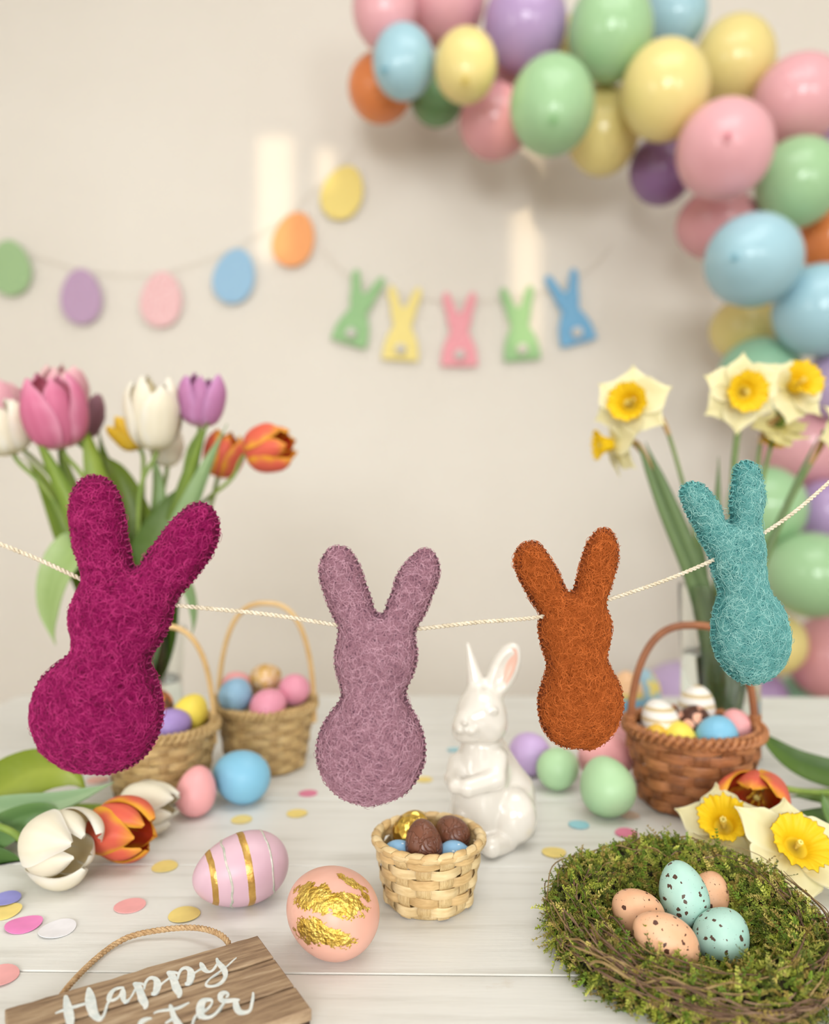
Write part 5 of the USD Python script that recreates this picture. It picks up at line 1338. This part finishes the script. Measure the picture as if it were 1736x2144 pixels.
# ------------------------------------------------------------------ wooden sign
TS = 0.0125
c_tr, c_tl, c_br = G(540, 1958, TS), G(10, 2112, TS), G(650, 2112, TS)
ux = unit((c_tr - c_tl) * [1, 1, 0]); uy = np.array([-ux[1], ux[0], 0])      # along the text, and up the board
Wd = float((c_tr - c_tl) @ ux); Hd = float((c_tr - c_br) @ uy)
sign = Thing('wooden_sign', 'brown plank sign with white brush lettering and a jute loop', 'sign', np.array([c_tr[0], c_tr[1], T]))
sign_wood = usdkit.material(stage, '/World/Looks/weathered_sign_wood', {
    'tc': ('texture_coordinate', {}), 'rot': ('vector_rotate', {'rotate_type': 'z_axis', 'angle': -math.atan2(ux[1], ux[0])}), 'mp': ('mapping', {'scale': (16.0, 150.0, 60.0)}),
    'n': ('noise_texture', {'scale': 1.6, 'detail': 7.0, 'roughness': 0.65}), 'r': ('rgb_ramp', {'ramp': [(0.28, lin((104, 82, 60))), (0.42, lin((140, 114, 88))), (0.55, lin((164, 138, 108))), (0.72, lin((190, 168, 140)))]}),
    'oi': ('object_info', {}), 'b': ('bump', {'strength': 0.7, 'distance': 0.0010}), 'p': ('principled_bsdf', {'roughness': 0.68})},
    [('tc.object', 'rot.vector'), ('rot.vector', 'mp.vector'), ('mp.vector', 'n.vector'), ('n.fac', 'r.fac'), ('r.color', 'p.base_color'), ('n.fac', 'b.height'), ('b.normal', 'p.normal')], surface='p.BSDF')


def sxy(a, b, z=0.0):
    """sign coordinates: a along the text from the right end (negative to the left), b down from the top edge"""
    return np.array([c_tr[0], c_tr[1], T]) + ux * a - uy * b + np.array([0, 0, z])


cuts = [0, 0.0308, 0.0655, Hd]
rng = np.random.default_rng(9)
bk = np.array([sxy(a, b)[:2] for a, b in ((-0.0006, 0.0006), (-Wd + 0.0006, 0.0006), (-Wd + 0.0006, Hd - 0.0006), (-0.0006, Hd - 0.0006))])
sign.part('backing_board', slab(bk, T + 0.0004, T + 0.0052, 0.0004), pbr('sign_backing_wood', (62, 44, 30), 0.9), False)
for k in range(3):
    b0, b1 = cuts[k] + (0.0012 if k else 0), cuts[k + 1] - (0.0012 if k < 2 else 0)
    nA = 22
    aa = np.linspace(0, -Wd, nA)
    jit = lambda: 0.00035 * rng.standard_normal(nA)
    top = np.stack([aa, b0 + jit()], 1); bot = np.stack([aa[::-1], b1 + jit()], 1)
    loop = np.vstack([top, bot])
    xy = np.array([sxy(a, b)[:2] for a, b in loop])
    if not Polygon(xy).exterior.is_ccw: xy = xy[::-1]
    sign.part('plank', slab(xy, T + 0.0050, T + TS + [0, -0.0002, 0.0001][k], 0.0008), sign_wood, 25)
S5 = 5.787


def stroke(pts, dx=0, dy=0):
    pts = np.array(pts, float); pts[:, 0] += dx; pts[:, 1] += dy
    q = spline(pts, max(8 * len(pts), 24)) if len(pts) > 2 else np.linspace(pts[0], pts[1], 16)
    out = []
    for a, b in zip(q[:-1], q[1:]):
        da, db = Point(a[0], a[1]).buffer(max(a[2], 2.5), 8), Point(b[0], b[1]).buffer(max(b[2], 2.5), 8)
        out.append(unary_union([da, db]).convex_hull)
    return unary_union(out)


p_stem = [(1036, 470, 8), (1085, 492, 40), (1118, 560, 46), (1150, 650, 50), (1182, 705, 40), (1178, 745, 22)]
p_head = [(1036, 468, 8), (1090, 462, 14), (1160, 470, 12)]
p_bowl = [(1170, 520, 12), (1190, 445, 16), (1240, 395, 16), (1295, 402, 24), (1328, 455, 44), (1320, 528, 42), (1290, 572, 20), (1262, 578, 9)]
B = 926
rows = {'Happy': [stroke([(220, 632, 28), (238, 735, 52), (262, 860, 60), (272, 945, 42), (262, 985, 18)]), stroke([(95, 820, 5), (190, 785, 14), (310, 748, 16), (465, 702, 12)]),
                  stroke([(498, 535, 26), (512, 620, 58), (522, 700, 68), (548, 800, 58), (596, 868, 40), (640, 886, 22), (680, 845, 16), (708, 755, 15), (742, 685, 14)]),
                  stroke([(918, 512, 10), (862, 515, 13), (795, 548, 20), (752, 610, 30), (738, 655, 26)]), stroke([(730, 660, 14), (800, 660, 14), (862, 620, 13), (892, 560, 16)]),
                  stroke([(908, 522, 12), (915, 570, 30), (914, 635, 32), (930, 672, 18), (985, 655, 10), (1040, 570, 12), (1075, 520, 10)]),
                  stroke(p_stem), stroke(p_head), stroke(p_bowl), stroke([(1370, 475, 12), (1420, 435, 10), (1475, 395, 11)]),
                  stroke(p_stem, 410, -137), stroke(p_head, 410, -137), stroke(p_bowl, 408, -120), stroke([(848 + B, 340, 12), (890 + B, 308, 9), (932 + B, 285, 11)]),
                  stroke([(925 + B, 218, 13), (952 + B, 262, 32), (985 + B, 302, 24), (1035 + B, 318, 11), (1082 + B, 292, 13), (1118 + B, 235, 11)]),
                  stroke([(1125 + B, 168, 16), (1152 + B, 222, 28), (1205 + B, 285, 36), (1228 + B, 345, 30), (1210 + B, 412, 20), (1150 + B, 466, 15), (1060 + B, 493, 9), (992 + B, 478, 14), (1008 + B, 438, 11), (1062 + B, 383, 7), (1140 + B, 328, 7), (1240 + B, 258, 8), (1300 + B, 202, 8), (1360 + B, 150, 4)])],
        'Easter': [stroke([(360 + B, 820, 4), (470 + B, 785, 11), (620 + B, 765, 14), (700 + B, 737, 13), (785 + B, 692, 5)]), stroke([(560 + B, 735, 20), (580 + B, 790, 30), (602 + B, 860, 34), (640 + B, 930, 40), (682 + B, 1000, 44), (722 + B, 1075, 36), (775 + B, 1085, 20), (825 + B, 970, 14), (872 + B, 850, 11)]),
                   stroke([(500 + B, 940, 5), (560 + B, 905, 13), (605 + B, 868, 18)]), stroke([(330 + B, 880, 5), (270 + B, 892, 18), (212 + B, 925, 28), (190 + B, 972, 28), (215 + B, 1030, 30), (238 + B, 1100, 30), (190 + B, 1150, 16)]),
                   stroke([(882 + B, 830, 12), (980 + B, 790, 14), (1058 + B, 712, 12), (1062 + B, 664, 13), (1010 + B, 655, 18), (945 + B, 692, 40), (922 + B, 780, 52), (935 + B, 848, 38), (1000 + B, 875, 22), (1080 + B, 850, 16), (1150 + B, 780, 16), (1212 + B, 695, 13)]),
                   stroke([(1238 + B, 622, 11), (1262 + B, 590, 12), (1230 + B, 570, 16), (1170 + B, 602, 34), (1172 + B, 652, 28), (1222 + B, 670, 22), (1300 + B, 665, 20), (1392 + B, 658, 8)]), stroke([(1350 + B, 680, 28), (1358 + B, 740, 40), (1390 + B, 800, 36), (1450 + B, 815, 24), (1520 + B, 790, 18), (1545 + B, 720, 18), (1560 + B, 640, 18), (1562 + B, 580, 13)]),
                   stroke([(918, 512, 10), (862, 515, 13), (795, 548, 20), (752, 610, 30), (738, 655, 26)], 60, 560), stroke([(730, 660, 14), (800, 660, 14), (862, 620, 13), (892, 560, 16)], 60, 560), stroke([(908, 522, 12), (915, 570, 30), (914, 635, 32), (930, 672, 18), (985, 655, 10), (1040, 570, 12), (1075, 500, 10)], 60, 560),
                   stroke([(700, 1060, 12), (620, 1062, 22), (560, 1105, 34), (570, 1150, 24), (640, 1160, 12)]), stroke([(630, 1160, 12), (550, 1200, 34), (540, 1265, 44), (600, 1310, 26), (690, 1285, 12), (790, 1200, 10)])]}
paint = pbr('white_brush_paint', (226, 230, 226), 0.55, rgb2=(208, 216, 214), nscale=180, bump=(300.0, 0.0006))
for word, strokes in rows.items():
    shp = unary_union(strokes).buffer(1.5).buffer(-1.5).simplify(0.8)
    ms = []
    for gpoly in getattr(shp, 'geoms', [shp]):
        m_ = trimesh.creation.extrude_polygon(gpoly, 1.0, engine='earcut')
        vv = np.array(m_.vertices); up = vv[:, 2] > 0.5
        w_ = np.array([G(100 + x / S5, 1980 + y / S5, TS) for x, y in vv[:, :2]])
        w_[:, 2] = np.where(up, T + TS + 0.00035, T + TS - 0.0008)
        tri_ = np.array(m_.faces)
        ms.append((w_, tri_[:, ::-1]))
    sign.part('lettering', join(ms), paint, 20, label=f'white brush-script word {word}')
jute = pbr('jute', (216, 182, 138), 0.85, rgb2=(184, 146, 102), nscale=260, bump=(900.0, 0.0016))
jr = 0.0019
jp = [G(128, 2086, 0.008), G(150, 2058, 0.007), G(185, 2022, 0.004), G(225, 1988, 0.003), G(270, 1962, 0.004), G(330, 1948, 0.006), G(395, 1942, 0.008), G(440, 1948, 0.010), G(468, 1962, 0.010), G(482, 1984, 0.008)]
sign.part('jute_loop', rope(spline(jp, 260), jr, 3, 0.010, 7), jute, 60, label='twisted jute hanging loop')

# ------------------------------------------------------------------ paper garlands on the wall
CARD_Y = WALL_Y - 0.022


def card_plane(pts2, thick=0.004):
    """an outline in (x, z) as an upright card in front of the wall"""
    pts2 = np.asarray(pts2, float)
    if not Polygon(pts2).exterior.is_ccw: pts2 = pts2[::-1]
    v, f = slab(pts2, 0, thick, 0.0006)
    v = np.stack([v[:, 0], CARD_Y - v[:, 2] + thick, v[:, 1]], 1)
    return v, f


gcol = {'green': (156, 188, 138), 'purple': (186, 154, 186), 'pink': (232, 180, 184), 'blue': (150, 190, 220), 'orange': (240, 164, 104), 'yellow': (238, 216, 128)}
for (px, py, col, rot, lab) in ((20, 560, 'green', 6, 'green paper egg of the wall garland at the left edge'), (169, 620, 'purple', 2, 'purple paper egg of the wall garland'), (337, 626, 'pink', -6, 'pink paper egg of the wall garland'),
                                (490, 577, 'blue', -14, 'blue paper egg of the wall garland'), (615, 500, 'orange', -17, 'orange paper egg of the wall garland'), (717, 402, 'yellow', -20, 'yellow paper egg at the top end of the wall garland')):
    c = P(px, py, CARD_Y)
    a = np.arange(64) * 2 * np.pi / 64
    x = 0.0625 * np.cos(a) * (1 - 0.13 * np.sin(a)); z = 0.0850 * np.sin(a)
    r_ = math.radians(rot)
    o = np.stack([c[0] + x * math.cos(r_) - z * math.sin(r_), c[2] + x * math.sin(r_) + z * math.cos(r_)], 1)
    mt = pbr('card_' + col, gcol[col], 0.7, rgb2=((244, 214, 214) if col == 'pink' else gcol[col]), nscale=130 if col == 'pink' else 20, lo=0.5, hi=0.6)
    single('paper_egg', lab, 'paper egg', card_plane(o), mt, 30, group='paper eggs strung on the wall', loc=c)
thread = pbr('garland_thread', (206, 194, 176), 0.8)
ty = CARD_Y + 0.0062
single('garland_string', 'thin pale string carrying the paper eggs', 'string', tube(spline([P(*q, ty) for q in ((-90, 455), (-10, 512), (90, 542), (168, 566), (258, 576), (334, 572), (410, 552), (482, 524), (545, 488), (600, 452), (650, 404), (702, 356), (742, 318))], 120), 0.0009, 6), thread, 60)
bun = [(-.50, 0), (-.49, .25), (-.44, .52), (-.34, .76), (-.25, .92), (-.26, 1.05), (-.31, 1.17), (-.33, 1.30), (-.36, 1.48), (-.44, 1.74), (-.46, 1.95), (-.38, 2.06), (-.28, 2.0), (-.19, 1.80), (-.10, 1.56), (-.04, 1.46)]
bun = np.array(bun + [(-x, z) for x, z in bun[::-1]])
bun[:, 0] *= 0.112 / 1.0; bun[:, 1] *= 0.228 / 2.06
bcol = {'green': (150, 192, 138), 'yellow': (238, 220, 140), 'pink': (236, 160, 170), 'blue': (118, 174, 212)}
pom = pbr('pompom_wool', (246, 243, 238), 0.9, rgb2=(232, 226, 220), nscale=200, bump=(400.0, 0.004))
for (px, py, col, rot, lab) in ((752, 645, 'green', -17, 'green paper bunny at the left end of the bunny bunting'), (843, 676, 'yellow', -4, 'yellow paper bunny of the bunting'), (962, 688, 'pink', 0, 'pink paper bunny in the middle of the bunting'),
                                (1088, 676, 'green', 5, 'green paper bunny between the pink and blue ones'), (1193, 643, 'blue', 15, 'blue paper bunny at the right end of the bunting')):
    c = P(px, py, CARD_Y)
    r_ = math.radians(rot); x, z = bun[:, 0], bun[:, 1] - 0.114
    o = np.stack([c[0] + x * math.cos(r_) - z * math.sin(r_), c[2] + x * math.sin(r_) + z * math.cos(r_)], 1)
    t = Thing('paper_bunny', lab, 'paper bunny', c, group='paper bunnies strung on the wall')
    mt = MATS.get('bunny_card_' + col) or pbr('bunny_card_' + col, bcol[col], 0.75)
    t.part('card', card_plane(o), mt, 30)
    s_ = trimesh.creation.icosphere(4, 1.0); sv = np.array(s_.vertices)
    sv = sv * (1 + 0.28 * noise3(sv, 7, px)[:, None]) * 0.0155
    pc = c + np.array([0.082 * math.sin(r_), -0.010, -0.082 * math.cos(r_)])
    t.part('pompom_tail', (sv + pc, np.array(s_.faces)), pom, True, label='white pompom tail')
single('bunting_string', 'thin pale string carrying the paper bunnies', 'string', tube(spline([P(*q, ty) for q in ((672, 520), (705, 556), (765, 600), (845, 622), (962, 632), (1080, 624), (1178, 598), (1240, 560), (1275, 520))], 100), 0.0009, 6), thread, 60)

# ------------------------------------------------------------------ balloons
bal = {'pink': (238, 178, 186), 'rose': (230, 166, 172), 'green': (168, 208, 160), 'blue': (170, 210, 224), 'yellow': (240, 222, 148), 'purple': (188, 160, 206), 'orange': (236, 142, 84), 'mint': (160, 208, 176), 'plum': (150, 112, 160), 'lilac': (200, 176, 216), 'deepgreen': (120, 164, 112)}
for k_, c_ in bal.items():
    dk = tuple(np.array(c_) * 0.9)
    MATS['balloon_' + k_] = usdkit.material(stage, '/World/Looks/balloon_' + k_, {
        'p': ('principled_bsdf', {'base_color': lin(c_), 'roughness': 0.17, 'specular_ior_level': 0.5}), 't': ('translucent_bsdf', {'color': lin(c_)}), 'm': ('mix_closure', {'fac': 0.12})},
        [('p.BSDF', 'm.closure1'), ('t.BSDF', 'm.closure2')], surface='m.closure')
for k_, c_ in bal.items(): pbr('balloon_knot_' + k_, tuple(np.clip(np.array(c_) * 1.35 - 0.48 * max(c_), 20, 255)), 0.3)
BAL = [  # px, py, rx, ry, colour, depth, knot direction, label
    (806, 18, 68, 84, 'pink', 2.02, (0.4, 0.7, 0.5), 'pink balloon at the top left end of the garland'),
    (930, -2, 88, 92, 'pink', 2.06, (0.0, 0.8, 0.5), 'pink balloon cut by the top edge left of the purple one'),
    (1100, 50, 87, 95, 'purple', 1.98, (0.1, 0.8, 0.6), 'large purple balloon at the top of the garland'),
    (1278, 66, 88, 100, 'green', 1.95, (0.0, 0.8, 0.6), 'large green balloon at the top of the garland'),
    (1416, 28, 64, 74, 'blue', 2.14, (-0.3, 0.7, 0.3), 'blue balloon at the top behind the large green one'),
    (845, 130, 65, 76, 'blue', 1.93, (-0.45, -0.65, -0.55), 'small blue balloon at the left end of the garland'),
    (975, 138, 66, 75, 'yellow', 1.92, (-0.05, -0.65, -0.70), 'small yellow balloon right of the small blue one'),
    (797, 184, 68, 70, 'orange', 2.14, (0.5, 0.6, 0.5), 'orange balloon behind the small blue one'),
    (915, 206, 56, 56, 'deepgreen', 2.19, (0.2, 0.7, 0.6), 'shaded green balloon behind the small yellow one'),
    (1036, 256, 75, 76, 'rose', 2.10, (0.3, 0.6, 0.7), 'dusky pink balloon left of the middle green one'),
    (1058, 172, 58, 62, 'rose', 2.20, (0.2, 0.8, 0.4), 'pink balloon glimpsed between purple and green ones'),
    (1156, 221, 88, 101, 'green', 1.90, (-0.10, -0.72, -0.62), 'green balloon in the middle with its knot showing'),
    (1190, 96, 52, 58, 'yellow', 2.17, (0, 0.8, 0.4), 'yellow balloon glimpsed between purple and large green'),
    (1392, 190, 90, 101, 'yellow', 1.93, (0.1, 0.8, 0.2), 'large yellow balloon right of the large green one'),
    (1538, 128, 82, 90, 'yellow', 2.08, (-0.3, 0.7, -0.5), 'yellow balloon at the upper right of the arch'),
    (1262, 272, 76, 94, 'yellow', 2.09, (0.1, 0.3, 0.9), 'yellow balloon hanging below right of the middle green'),
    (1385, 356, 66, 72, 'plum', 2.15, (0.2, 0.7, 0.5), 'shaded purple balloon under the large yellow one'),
    (1517, 314, 98, 101, 'pink', 1.91, (-0.30, -0.90, -0.20), 'large pink balloon with knot in the middle of the right arch'),
    (1672, 210, 92, 90, 'pink', 2.03, (-0.4, 0.6, -0.5), 'pink balloon at the upper right of the arch'),
    (1672, 382, 86, 92, 'green', 1.95, (0.3, 0.7, 0.2), 'green balloon at the right beside the large pink one'),
    (1502, 470, 84, 72, 'rose', 2.09, (0.2, 0.6, 0.6), 'dusky pink balloon beneath the large pink one'),
    (1577, 545, 98, 96, 'blue', 1.90, (-0.62, -0.72, -0.18), 'large blue balloon with knot at the right'),
    (1736, 500, 62, 64, 'orange', 2.08, (0.0, 0.8, 0.3), 'orange balloon at the right edge'),
    (1716, 650, 93, 96, 'blue', 1.93, (0.3, 0.8, 0.2), 'blue balloon at the right edge under the orange one'),
    (1562, 690, 74, 66, 'yellow', 2.10, (0.2, 0.6, 0.6), 'yellow balloon below the large blue one'),
    (1592, 784, 84, 78, 'mint', 2.00, (0.1, 0.7, 0.3), 'mint balloon behind the open daffodils'),
    (1760, 800, 66, 80, 'lilac', 1.97, (0.1, 0.8, 0.3), 'lilac balloon at the right edge behind the daffodils'),
    (1692, 930, 94, 92, 'pink', 2.05, (0.1, 0.8, 0.3), 'pink balloon behind the lower daffodils'),
    (1606, 1062, 80, 86, 'green', 2.02, (0.1, 0.8, 0.3), 'green balloon behind the teal bunny ear'),
    (1728, 1072, 62, 68, 'purple', 2.04, (0.1, 0.8, 0.3), 'purple balloon at the right edge behind the twine'),
    (1702, 1204, 94, 90, 'green', 1.92, (0.2, 0.8, 0.3), 'large green balloon right of the teal bunny'),
    (1622, 1346, 65, 67, 'yellow', 2.00, (0.1, 0.8, 0.3), 'yellow balloon low behind the teal bunny'),
    (1738, 1378, 84, 88, 'rose', 2.06, (0.1, 0.8, 0.3), 'pink balloon low at the right edge'),
    (1432, 1454, 88, 70, 'lilac', 2.06, (0.1, 0.8, 0.3), 'lilac balloon low behind the glass vase'),
    (1582, 1462, 66, 62, 'purple', 2.10, (0.1, 0.8, 0.3), 'purple balloon low behind the brown basket handle'),
    (1676, 1470, 56, 56, 'mint', 2.12, (0.1, 0.8, 0.3), 'mint balloon just above the table edge at the right'),
    (1756, 300, 42, 46, 'lilac', 2.12, (0.1, 0.8, 0.3), 'lilac balloon peeping at the right edge between the pinks')]
bp = np.array([[b[0], b[1], b[5]] for b in BAL]); br = np.array([[b[2], b[3]] for b in BAL], float)
Yb = bp[:, 2].copy()
for it in range(400):                                         # press neighbours apart in depth
    C = np.stack([P(a, b, y) for a, b, y in zip(bp[:, 0], bp[:, 1], Yb)]); R = br.mean(1) / F * Yb
    dl = np.zeros(len(Yb))
    for i in range(len(Yb)):
        d = C - C[i]; dist = np.linalg.norm(d, axis=1); ov = R + R[i] - dist
        for j in np.where((ov > 0.001) & (np.arange(len(Yb)) != i))[0]:
            s_ = np.sign(Yb[i] - Yb[j]) or 1
            dl[i] += 0.15 * s_ * ov[j]
    Yb = np.clip(Yb + np.clip(dl, -0.01, 0.01), 1.72, WALL_Y - 0.006 - R)
for (px, py, rx_, ry_, col, _, kd, lab), Y in zip(BAL, Yb):
    c = P(px, py, Y); a, b = rx_ / F * Y, ry_ / F * Y
    kd = unit(kd)
    s_ = trimesh.creation.icosphere(4, 1.0); n_ = np.array(s_.vertices)
    ca = n_ @ kd
    v = n_ * np.array([a, a, b]) * (1 + 0.10 * np.clip((ca - 0.72) / 0.28, 0, 1) ** 2.2)[:, None]
    t = Thing('balloon', lab, 'balloon', c, group='pastel balloons of the garland')
    t.part('skin', (v, np.array(s_.faces)), MATS['balloon_' + col], True, local=True)
    Bk = basis(kd); kr = np.linalg.norm(kd * np.array([a, a, b])) * 1.10
    kn = lathe([(1e-5, kr - 0.004), (0.0055, kr - 0.003), (0.0042, kr + 0.003), (0.0062, kr + 0.006), (0.0042, kr + 0.009), (0.0078, kr + 0.014), (0.0070, kr + 0.015), (1e-5, kr + 0.011)], 20)
    t.part('knot', (kn[0] @ Bk.T, kn[1]), MATS['balloon_knot_' + col], 60, local=True)
